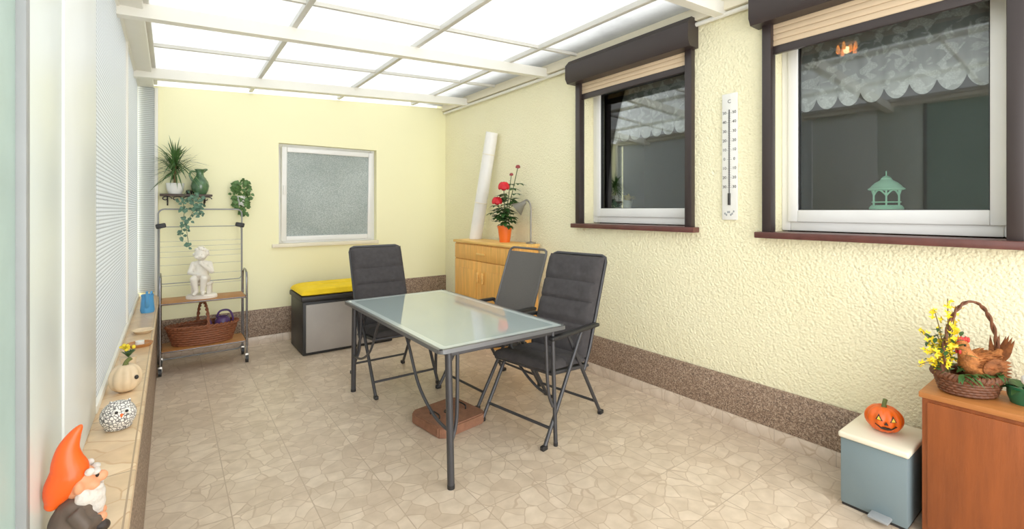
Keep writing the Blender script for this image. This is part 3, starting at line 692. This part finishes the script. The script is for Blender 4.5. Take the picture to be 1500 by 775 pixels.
for z,mm in ((.635,m_oakshelf),(.215,m_oakshelf)):
    s_=MB().box(tx0+.01,tx1-.01,ya-.01,yb+.01,z-.02,z,.004).build('shelf',mm,t,True)
    MB().tube([(p[0],p[1],z-.01) for p in rrect(tx0+.003,tx1-.003,ya-.016,yb+.016,.02)],.0055,8,True).build('edge_rail',m_chrome,s_,True)
# cherub statue
t=thing('cherub_statue','white stone child figure seated on a bench on the trolley shelf','statue',(.235,5.19,.635),math.radians(-14))
MB().lathe([(0,0),(.125,0),(.125,.02),(.11,.035),(0,.035)],(0,-.005,0),32,1,.8).build('base',m_marble,t)
mb=MB().box(-.085,.085,-.05,.05,.115,.145,.012,3)
for s in (-1,1): mb.box(s*.06-.018,s*.06+.018,-.04,.04,.03,.118,.008)
mb.build('bench',m_marble,t)
mb=MB()
def cap(p,q,a,b): mb.tube([V(p)+(V(q)-V(p))*i/5 for i in range(6)],[a+(b-a)*i/5 for i in range(6)],12); mb.ball(p,a,None,12,8); mb.ball(q,b,None,12,8)
cap((0,0,.185),(0,-.012,.30),.06,.053); mb.ball((0,-.03,.225),(.055,.05,.05)); cap((-.035,-.02,.315),(.035,-.02,.315),.032,.032); cap((0,-.02,.33),(0,-.028,.365),.024,.024)
mb.ball((0,-.035,.405),(.052,.056,.058)); mb.ball((0,-.087,.395),(.01,.012,.011)); 
for s in (-1,1):
    mb.ball((s*.022,-.077,.385),(.022,.018,.018)); mb.ball((s*.052,-.03,.40),(.008,.012,.016))
    cap((s*.032,-.01,.175),(s*.04,-.115,.185),.042,.032); cap((s*.04,-.115,.18),(s*.034-.01*s,-.10,.075),.03,.02); cap((s*.03,-.098,.06),(s*.034,-.135,.05),.018,.015)
cap((.062,-.015,.315),(.088,-.055,.245),.026,.021); cap((.088,-.055,.245),(.022,-.100,.315),.021,.015); mb.ball((.012,-.100,.33),(.018,.016,.022))
cap((-.062,-.015,.315),(-.084,-.05,.24),.026,.021); cap((-.084,-.05,.24),(-.005,-.112,.225),.021,.015); mb.ball((.01,-.115,.225),(.022,.014,.014))
fuse(mb.build('body',m_marble,t),.0045,4)
mb=MB()
for i in range(70):
    u=rnd.uniform(-.15,1); a=rnd.uniform(0,2*PI); rr=math.sqrt(max(0,1-u*u)); d=V((math.cos(a)*rr,math.sin(a)*rr,u))
    if d.y<-.35 and d.z<.55: continue
    mb.ball(V((0,-.03,.41))+V((d.x*.052,d.y*.055,d.z*.058)),.0145,None,8,6)
mb.build('hair',m_marble,t)
mb=MB()
for s in (-1,1): mb.ball((s*.018,-.0865,.41),(.007,.004,.005),None,8,6)
mb.tube([(-.012,-.086,.374),(0,-.089,.371),(.012,-.086,.374)],.003,6); mb.build('face',m_marble,t)
# wicker baskets
def basket(t,rx,ry,h,mat,flare=1.2,coils=8,cr=.012):
    mb=MB(); mb.lathe([(0,.003),(1,.003),(1,.02),(0,.02)],(0,0,0),36,rx,ry)
    for i in range(coils):
        f=1+(flare-1)*(i/(coils-1)); z=cr+(h-2*cr)*i/(coils-1)
        mb.tube([(math.cos(a)*rx*f*(1+.02*math.sin(a*24+i*PI)),math.sin(a)*ry*f*(1+.02*math.sin(a*24+i*PI)),z) for a in [2*PI*k/120 for k in range(120)]],(h/coils)*.58,7,True)
    mb.build('body',mat,t)
    f=flare*1.03; mb=MB()
    for ph in (0,PI): mb.tube([(math.cos(a)*rx*f+math.cos(a)*.008*math.cos(a*22+ph),math.sin(a)*ry*f+math.sin(a)*.008*math.cos(a*22+ph),h+.008*math.sin(a*22+ph)) for a in [2*PI*k/176 for k in range(176)]],.009,6,True)
    mb.build('rim',mat,t)
t=thing('wicker_basket','large oval brown wicker basket with a tall handle on the lower trolley shelf','basket',(.245,5.2,.215))
basket(t,.225,.115,.17,m_wicker,1.2,8)
mb=MB()
for ph in (0,PI):
    P=[]
    for i in range(61):
        a=PI*i/60; b=V((math.cos(a)*.035,-math.cos(a)*.14,.14+math.sin(a)*.24)); P.append(b+V((.007*math.cos(i*.8+ph),0,.007*math.sin(i*.8+ph))))
    mb.tube(P,.008,6)
mb.build('handle',m_wicker,t)
t=thing('watering_can','purple plastic watering can inside the large wicker basket','watering can',(.40,5.2,.236))
MB().lathe([(0,0),(.06,0),(.068,.02),(.064,.17),(.05,.19),(.052,.2),(.044,.2),(.044,.18),(0,.16)]).build('body',m_purple,t)
MB().tube(cat([(-.05,0,.19),(-.02,0,.25),(.05,0,.25),(.085,0,.18),(.066,0,.08)],6),.009,8).build('handle',m_purple,t)
MB().tube(cat([(-.06,0,.06),(-.09,0,.12),(-.115,0,.21)],5),[.02-.01*i/10 for i in range(11)],10).build('spout',m_purple,t)
# shelf
sx0,sx1,sz=-.085,.335,1.607
t=thing('wall_shelf','dark wood wall shelf on iron scroll brackets in the back left corner','shelf',(.125,YB,sz))
MB().box(sx0,sx1,YB-.2,YB,sz-.022,sz,.006).build('board',m_darkwood,t,True)
for x in (sx0+.06,sx1-.06):
    P=[(x,YB-.008,sz-.11),(x,YB-.008,sz-.025)]; mb=MB().tube(P,.006,8); 
    mb.tube([(x,YB-.1+math.cos(a)*(.075-.009*a),sz-.065+.0+math.sin(a)*(.04-.004*a)) for a in [i*.28 for i in range(26)]],.005,8)
    mb.tube([(x,YB-.19,sz-.026),(x,YB-.008,sz-.026)],.005,8)
    mb.build('bracket',m_iron,t,True)
for cxx in (sx0+.05,sx0+.13,sx0+.21,sx0+.29,sx0+.37):
    MB().tube([(cxx+math.cos(a)*(.045-.0065*a),YB-.195,sz-.048+math.sin(a)*(.028-.0038*a)) for a in [i*.3 for i in range(22)]],.005,7).build('scroll',m_iron,t,True)
t=thing('spiky_plant','spiky palm-like plant in a small white pot on the dark wall shelf','plant',(.035,YB-.115,sz))
MB().lathe([(0,0),(.05,0),(.068,.05),(.072,.09),(.075,.105),(.064,.105),(.06,.09),(0,.09)]).build('pot',m_whitepot,t)
MB().tube([(0,0,.08),(0,0,.30)],[.014,.01]).build('stem',m_twig,t)
mb=MB()
for i in range(175):
    a=rnd.uniform(0,2*PI); e=rnd.uniform(-.5,1.5); d=V((math.cos(a)*math.cos(e),math.sin(a)*math.cos(e),math.sin(e))); z=rnd.uniform(.17,.33)
    Lg=rnd.uniform(.22,.38)
    if d.y>.15: Lg=min(Lg,.10/d.y)
    if d.x<-.2: Lg=min(Lg,.2/abs(d.x))
    if d.x>.2 and z<.27 and e<.25: continue
    mb.leaf((0,0,z),d,Lg,.014,rnd.uniform(.15,.5),5)
mb.build('foliage',m_palm,t)
t=thing('green_jug','dark green glazed ceramic jug beside the spiky plant on the wall shelf','jug',(.235,YB-.11,sz),math.radians(20))
MB().lathe([(0,0),(.05,0),(.056,.008),(.07,.04),(.078,.085),(.07,.125),(.05,.16),(.034,.185),(.03,.205),(.036,.23),(.048,.25),(.043,.25),(.03,.228),(.024,.205),(0,.19)],seg=32).build('body',m_glaze,t,ang=60)
MB().tube(cat([(-.036,0,.225),(-.075,0,.225),(-.09,0,.185),(-.066,0,.13)],6),.009,8).build('handle',m_glaze,t)
MB().tube(cat([(.03,0,.235),(.05,0,.248),(.066,0,.252)],5),[.02-.0012*i for i in range(11)],10).build('spout',m_glaze,t)
t=thing('trailing_ivy','variegated ivy trailing down from the dark wall shelf','plant',(.145,YB-.165,sz))
MB().lathe([(0,0),(.022,0),(.028,.035),(.024,.035),(0,.03)]).build('pot',m_iron,t)
V1=[cat([(.0,0,.035),(.0,-.03,.04),(.015,-.05,-.04),(.04,-.05,-.14),(-.02,-.05,-.30),(.0,-.045,-.52)],8),cat([(0,0,.035),(-.02,-.03,.035),(-.05,-.05,-.05),(-.04,-.05,-.18),(-.07,-.05,-.40)],8),cat([(0,0,.035),(.03,-.03,.035),(.075,-.05,-.04),(.085,-.05,-.2)],8)]
mb=MB()
for P in V1: mb.tube(P,.0025,6)
mb.build('stems',m_stem,t)
mb=MB()
for P in V1:
    for i in range(40):
        p=P[rnd.randrange(14,len(P))]+V((rnd.gauss(0,.016),rnd.gauss(0,.01)-.008,rnd.gauss(0,.01))); a=rnd.uniform(0,2*PI); s=rnd.uniform(.026,.043)
        mb.leaf(p,(math.cos(a),-.4,math.sin(a)*.9-.3),s,s*.85,.1,3,.12,V((rnd.uniform(-.4,.4),-1,.3)))
mb.build('foliage',m_ivy,t)
t=thing('hanging_ivy','small bushy ivy in a wall pot left of the frosted window','plant',(.60,YB,1.60))
MB().lathe([(0,-.11),(.03,-.11),(.05,.0),(.045,.0),(0,-.02)],(0,-.052,0)).build('pot',m_whitepot,t)
mb=MB()
for i in range(210):
    a=rnd.uniform(0,2*PI); u=rnd.uniform(-1,1); rr=rnd.uniform(.3,1)
    p=V((math.cos(a)*.095*rr,-.07+math.sin(a)*.05*rr,.02+u*.14)); p.x*=1-.35*abs(u)
    s=rnd.uniform(.028,.048); mb.leaf(p,(math.cos(a),-.4,rnd.uniform(-.9,.6)),s,s*.85,.1,3,.12,V((rnd.uniform(-.5,.5),-1,.3)))
for i in range(20):
    p=V((rnd.uniform(-.02,.05),-.07,-.08-rnd.uniform(0,.12))); s=.04; mb.leaf(p,(rnd.uniform(-1,1),-.4,-.6),s,s*.8,.1,3,.1,V((0,-1,.3)))
mb.build('foliage',m_wallivy,t)

# ================================================================= LEDGE ITEMS
t=thing('watering_jug','light blue plastic watering jug on the far end of the ledge','jug',(-.15,4.72,LZ)); t.scale=(.85,.85,.95)
MB().lathe([(0,0),(.05,0),(.056,.02),(.046,.13),(.05,.15),(.044,.15),(.04,.13),(0,.02)]).build('body',m_blue,t)
MB().tube(cat([(.02,.03,.14),(.03,.075,.16),(.03,.09,.08),(.02,.045,.04)],6),.008,8).build('handle',m_blue,t)
MB().tube(cat([(0,-.045,.05),(0,-.085,.1),(0,-.115,.19)],6),[.016-.007*i/12 for i in range(13)],8).build('spout',m_blue,t)
t=thing('wood_dish','small round wooden dish with a tealight on the ledge','dish',(-.15,3.58,LZ))
MB().lathe([(0,0),(.055,0),(.065,.018),(.06,.02),(.05,.01),(0,.01)]).build('dish',m_oakshelf,t)
MB().lathe([(0,.01),(.022,.01),(.022,.03),(0,.03)],seg=18).build('tealight',m_whitepot,t)
t=thing('stone_dish','flat cream saucer on the ledge beyond the wooden dish','dish',(-.15,3.95,LZ))
MB().lathe([(0,0),(.04,0),(.062,.02),(.058,.022),(.038,.006),(0,.006)]).build('dish',m_bpump,t)
t=thing('flower_pot','tiny yellow flowers in a pale pot on the ledge behind the beige pumpkin','plant',(-.175,3.08,LZ)); t.scale=(.75,.75,.85)
MB().lathe([(0,0),(.035,0),(.048,.08),(.042,.08),(0,.07)]).build('pot',m_bpump,t)
mb=MB()
for i in range(22): a=rnd.uniform(0,2*PI); mb.leaf((0,0,.075),(math.cos(a),math.sin(a),1.2),.07,.02,.2)
mb.build('foliage',m_green,t)
for i in range(12):
    a=rnd.uniform(0,2*PI); rr=rnd.uniform(0,.045); MB().ball((math.cos(a)*rr,math.sin(a)*rr,.135+rnd.uniform(-.012,.02)),(.011,.011,.008),None,8,6).build('blossom',m_sunflower,t)
def pumpkin(t,rx,h,mat,lobes=10):
    n=12; pr=[(rx*math.sin(PI*i/n)**.8 if 0<i<n else 0,h*(.5-.5*math.cos(PI*i/n))+ (-.1*h if i==n else 0)+(.03*h if i==0 else 0)) for i in range(n+1)]
    MB().lathe(pr,(0,0,0),60,1,1,lobes,.12).build('body',mat,t,ang=80)
    MB().tube(cat([(0,0,h*.9),(.004,0,h*1.06),(.02,0,h*1.18)],5),[.016,.013,.011,.01,.009,.009,.009,.009,.009,.009,.01],10).build('stem',m_pstem,t)
t=thing('ceramic_pumpkin','beige ceramic pumpkin on the ledge behind the speckled owl','pumpkin',(-.165,2.72,LZ)); pumpkin(t,.062,.125,m_bpump,9)
mb=MB()
for s in (-1,1): mb.ball((s*.022+.02,-.05,.07),(.008,.006,.01),None,8,6)
mb.build('eyes',m_ink,t)
t=thing('owl_figurine','white and grey speckled round owl on the ledge behind the gnome','figurine',(-.158,2.27,LZ),math.radians(0)); t.scale=(.92,.92,.95)
mb=MB(); mb.ball((0,0,.055),(.06,.058,.056)); mb.ball((.008,-.01,.076),(.044,.042,.034)); mb.ball((0,0,.01),(.046,.042,.012))
for s in (-1,1): mb.tube([(s*.024+.006,-.01,.098),(s*.032+.006,-.012,.118)],[.012,.004],8)
fuse(mb.build('body',m_owl,t),.005,3)
for s in (-1,1):
    e=MB().ball((s*.016+.014,-.047,.081),(.012,.007,.012),None,12,8).build('eye',m_whitepot,t); MB().ball((s*.016+.014,-.053,.081),(.006,.004,.006),None,10,6).build('pupil',m_ink,e)
MB().tube([(.014,-.052,.071),(.014,-.06,.062)],[.006,.002],8).build('beak',m_orange,t)
# gnome facing the room
t=thing('garden_gnome','garden gnome with a tall orange hat and white beard on the near ledge','gnome',(-.185,1.53,LZ),math.radians(6))
t.scale=(.82,.82,.92)
mb=MB(); mb.ball((-.005,0,.065),(.058,.058,.066)); mb.ball((0,0,.012),(.07,.06,.014)); mb.ball((.0,0,.11),(.045,.05,.035))
for s in (-1,1):
    mb.tube([(-.005,s*.05,.115),(.02,s*.066,.075),(.05,s*.03,.07)],[.02,.019,.015],10); 
fuse(mb.build('body',m_coat,t),.005,4)
for s in (-1,1):
    MB().ball((.045,s*.032,.02),(.034,.022,.02)).build('boot',m_boot,t); MB().ball((.056,s*.022,.07),(.014,.013,.012)).build('hand',m_skin,t)
mb=MB(); mb.ball((.008,0,.172),(.042,.04,.042)); mb.ball((.054,0,.172),(.019,.015,.015)); mb.ball((.04,.022,.16),(.014,.014,.012)); mb.ball((.04,-.022,.16),(.014,.014,.012)); mb.ball((.006,-.042,.17),(.012,.008,.017)); mb.ball((.006,.042,.17),(.012,.008,.017))
fuse(mb.build('head',m_skin,t),.004,3)
mb=MB(); mb.ball((.034,0,.128),(.034,.036,.03)); mb.ball((.042,0,.105),(.026,.028,.03)); mb.ball((.046,0,.085),(.016,.018,.022)); mb.ball((.048,.016,.152),(.016,.02,.008)); mb.ball((.048,-.016,.152),(.016,.02,.008)); mb.ball((.016,.032,.138),(.02,.014,.024)); mb.ball((.016,-.032,.138),(.02,.014,.024))
fuse(mb.build('beard',m_hair,t),.004,2)
mb=MB()
for s in (-1,1): mb.ball((.044,s*.018,.195),(.012,.016,.008),None,10,6); mb.ball((.03,s*.036,.203),(.012,.008,.01),None,10,6)
mb.build('hair',m_hair,t)
mb=MB()
for s in (-1,1): mb.ball((.047,s*.016,.183),(.005,.007,.006),None,8,6)
mb.build('eyes',m_ink,t)
P=cat([(-.05,0,.135),(-.036,0,.165),(-.014,0,.20),(-.018,0,.235),(-.016,0,.268),(-.002,0,.30),(.014,0,.322)],5)
n=len(P); rad=[]
for i in range(n):
    f=i/(n-1); rad.append(.018+.028*math.sin(min(1,f/.34)*PI/2) if f<.34 else .043*(1-(f-.34)/.66)**.9+.003)
mb=MB().tube(P,rad,20); mb.ball(P[0],rad[0],None,16,10); fuse(mb.build('hat',m_hat,t),.0035,2)

# ================================================================= RIGHT FOREGROUND
t=thing('pedal_bin','grey-blue metal pedal bin with cream lid beside the brown cabinet','bin',(2.83,.735,0))
MB().box(2.66,2.99,.605,.865,.012,.333,.008).build('body',m_bin,t,True)
MB().box(2.648,3.005,.598,.872,.333,.362,.010,3).build('lid',m_cream,t,True)
MB().box(2.60,2.67,.66,.74,.022,.036,.006).build('pedal',m_greyplas,t,True)
MB().box(2.665,2.985,.61,.86,0,.014,.003).build('base',m_black,t,True)
t=thing('jack_o_lantern','small orange jack-o-lantern pumpkin on the pedal bin lid','pumpkin',(2.83,.735,.362),0)
pumpkin(t,.078,.125,m_pumpkin,10)
fd=V((-.93,-.36,0)).normalized(); sd=V((0,0,1)).cross(fd)
def facept(a,z,off=.0):
    zz=(z-.0625)/.0625; rr=.078*max(.05,(1-zz*zz))**.4
    an=a/ .078; return (fd*math.cos(an)+sd*math.sin(an))*(rr*.985+off)+V((0,0,z))
def patch(name,pts,mat,off):
    mb=MB(); A=[mb.bm.verts.new(facept(a,z,off)) for a,z in pts]; B=[mb.bm.verts.new(facept(a,z,-.02)) for a,z in pts]
    n=len(A); mb.bm.faces.new(A); mb.bm.faces.new(B[::-1])
    for i in range(n): mb.bm.faces.new((A[i],A[(i+1)%n],B[(i+1)%n],B[i]))
    return mb.build(name,mat,t)
for s in (-1,1):
    patch('eye',[(s*.014,.072),(s*.042,.074),(s*.032,.1)],m_ink,.003); patch('eye_glow',[(s*.02,.075),(s*.036,.076),(s*.031,.09)],m_flame,.004)
patch('nose',[(-.008,.056),(.008,.056),(0,.07)],m_ink,.003)
for s in (-1,1):
    patch('mouth',[(0,.03),(s*.02,.032),(s*.045,.052),(s*.028,.047),(s*.02,.04),(s*.012,.044),(0,.042)],m_ink,.004)
# brown cabinet
t=thing('brown_cabinet','low orange-brown wooden cabinet at the right edge carrying the hen basket','cabinet',(2.865,-.05,0))
MB().box(2.70,3.01,-.66,.565,0,.615,.003).build('body',m_brownwood,t,True)
MB().box(2.69,3.012,-.67,.575,.615,.64,.004).build('top',m_brownwoodt,t,True)
for a,b in ((-.64,-.05),(-.045,.545)):
    d=MB().box(2.686,2.70,a,b,.05,.6,.003).build('door',m_brownwood,t,True)
    MB().ball((2.678,(b-.05) if a<-.1 else (a+.05),.4),.014,None,12,8).build('knob',m_steel,d,True)
# hen basket
BC=V((2.84,.44,.64)); RZ=math.atan2(R_.y,R_.x)
t=thing('handled_basket','small dark wicker basket with a tall hoop handle on the brown cabinet','basket',BC,RZ)
basket(t,.098,.078,.085,m_wicker2,1.2,6)
mb=MB()
for ph in (0,PI): mb.tube([V((math.cos(PI*i/60)*.125+.015,.0,.06+math.sin(PI*i/60)**.8*.345))+V((.004*math.cos(i*.7+ph),.006*math.sin(i*.7+ph),0)) for i in range(61)],.005,6)
mb.build('handle',m_wicker2,t)
t=thing('hen_figure','brown straw hen figure sitting in the handled basket','figurine',BC+R_*.04-F_*.015+V((0,0,.04)),RZ); t.scale=(.88,.88,.9)
mb=MB(); mb.ball((.005,0,.095),(.088,.06,.068)); mb.ball((-.05,0,.108),(.046,.048,.052)); mb.tube([(-.055,0,.12),(-.076,0,.16),(-.084,0,.186)],[.042,.03,.025],12); mb.ball((-.088,0,.194),(.03,.025,.026))
mb.tube(cat([(.05,0,.11),(.09,0,.14),(.11,0,.175)],4),[.045,.042,.038,.034,.03,.026,.022,.017,.01],10)
mb.ball((0,0,.02),(.065,.05,.03))
fuse(mb.build('body',m_straw,t),.005,3)
mb=MB()
for i in range(200):
    u=rnd.uniform(-.09,.085); a=rnd.uniform(.0,PI); rr=math.sqrt(max(.05,1-(u/.095)**2)); p=V((u,math.cos(a)*.058*rr,.095+math.sin(a)*.066*rr))
    mb.leaf(p,V((1,math.cos(a)*.6,math.sin(a)*.4+rnd.uniform(0,.4))),rnd.uniform(.024,.05),.013,.2,3,.2)
mb.build('feathers',m_straw,t)
for i in range(9):
    f=(i-4)/4; mb=MB(); mb.leaf((.075,f*.022,.12),(.75-.35*abs(f)+.15*(i%2),f*.4,1),.10+.02*(1-abs(f)),.034,-.25,5,.25,V((1,0,.2))); mb.build('tail_feather',m_straw2,t)
for s in (-1,1):
    mb=MB().ball((.012,s*.055,.105),(.055,.014,.038),Matrix.Rotation(-.35,3,'Y'))
    for i in range(5): mb.leaf((.02,s*.064,.125-.014*i),(1,s*.12,.15-.05*i),.065,.02,.05,4,.2,V((0,s,.2)))
    mb.build('wing',m_straw2,t)
MB().tube([(-.112,0,.192),(-.14,0,.184)],[.011,.002],8).build('beak',m_flame,t)
mb=MB()
for i in range(5): mb.ball((-.106+i*.012,0,.221+.005*(i%2)),(.008,.005,.014),None,8,6)
for s in (-1,1): mb.ball((-.108,s*.008,.168),(.008,.005,.015),None,8,6)
mb.build('comb',m_comb,t)
mb=MB()
for s in (-1,1): mb.ball((-.097,s*.024,.2),.005,None,8,6)
mb.build('eyes',m_ink,t)
t=thing('forsythia_spray','yellow artificial forsythia sprigs in the left of the handled basket','flowers',BC+R_*-.07+F_*.015+V((0,0,.03)))
tips=[(-.03,.39),(-.075,.34),(.03,.35),(.0,.28),(-.09,.23),(-.11,.16),(.06,.25),(-.06,.14),(-.02,.19),(-.04,.22),(.04,.30),(-.12,.09)]
for a,z in tips:
    f=rnd.uniform(-.04,.05); tip=R_*a+F_*f+V((0,0,z)); P=cat([(0,0,0),tip*.5+V((0,0,.05)),tip],6); MB().tube(P,.0022,6).build('stem',m_twig,t)
    for i in range(8):
        mb=MB(); c0=P[rnd.randrange(4,len(P))]
        for rep in range(2):     # forsythia flowers sit in little pairs
            p=c0+V((rnd.gauss(0,.011),rnd.gauss(0,.011),rnd.gauss(0,.010)))
            n=V((rnd.uniform(-1,.2),rnd.uniform(-1,.4),rnd.uniform(-.2,1))).normalized(); q=n.to_track_quat('Z','Y').to_matrix()
            for j in range(4): c=2*PI*j/4; mb.leaf(p,q@V((math.cos(c),math.sin(c),.45)),.0155,.0085,0,3,.1,n)
        mb.build('blossom',m_fors,t)
mb=MB()
for i in range(90):
    a=rnd.uniform(-.08,.07); mb.leaf(R_*a+F_*rnd.uniform(-.05,.05)+V((0,0,rnd.uniform(.05,.24))),(rnd.uniform(-1,1),rnd.uniform(-1,.5),rnd.uniform(0,1)),rnd.uniform(.035,.06),.016,.3)
for i in range(26):     # sprigs over the front rim of the basket
    a=rnd.uniform(-.03,.17); mb.leaf(R_*a-F_*(.085-.2*max(0,a-.12))+V((0,0,rnd.uniform(.055,.08))),R_*rnd.uniform(-1,1)-F_*.6+V((0,0,rnd.uniform(-.3,.9))),rnd.uniform(.035,.06),.018,.5)
mb.build('foliage',m_green,t)
t=thing('green_planter','dark green glazed planter with a white flower at the right edge','planter',(2.87,.272,.64))
MB().lathe([(0,0),(.042,0),(.052,.03),(.055,.065),(.06,.075),(.053,.076),(.048,.065),(0,.06)]).build('pot',m_dgreen,t)
mb=MB()
for i in range(46): a=rnd.uniform(0,2*PI); mb.leaf((math.cos(a)*.02,math.sin(a)*.02,.06),(math.cos(a),math.sin(a),rnd.uniform(.1,1.3)),rnd.uniform(.06,.1),.03,.5)
mb.build('foliage',m_green,t)
fc=V((0,0,.12))-F_*.055-R_*.024
mb=MB()
for i in range(6):
    a=2*PI*i/6; mb.ball(fc+(R_*math.cos(a)+V((0,0,1))*math.sin(a)*.75)*.03,(.028,.017,.022),None,10,6)
mb.ball(fc-F_*.012,.014); mb.build('blossom',m_whitepot,t)
MB().tube([(0,0,.05),fc],.004,6).build('stem',m_stem,t)

# ================================================================= LIGHT + CAMERA
w=bpy.data.worlds.new('sky'); SC.world=w; w.use_nodes=True; nt=w.node_tree
bg=nt.nodes['Background']; bg.inputs[0].default_value=(1,.99,.97,1)
tc=N(nt,'TexCoord'); sx=N(nt,'SeparateXYZ'); L(nt,tc.outputs['Generated'],sx.inputs[0])
front=mth(nt,'MAXIMUM',mth(nt,'MULTIPLY',sx.outputs[1],-1),0)      # brighter hazy sky over the open garden side
L(nt,mth(nt,'ADD',mth(nt,'MULTIPLY',front,3.7),1.6),bg.inputs[1])
sl=bpy.data.lights.new('sun','SUN'); sl.energy=.7; sl.angle=.6; sl.color=(1,.97,.92); so=bpy.data.objects.new('sun',sl); C.objects.link(so); so.rotation_euler=(math.radians(25),math.radians(-25),0)
cd=bpy.data.cameras.new('camera'); cd.sensor_width=36; cd.lens=36*FPX/1500; cd.shift_y=-(387.5-HZ)/1500; cd.clip_start=.02
co=bpy.data.objects.new('camera',cd); C.objects.link(co); co.location=CAM; co.rotation_euler=(PI/2,0,-YAW); SC.camera=co
SC.view_settings.view_transform='Standard'; SC.view_settings.look='None'; SC.view_settings.exposure=0; SC.view_settings.gamma=1.1
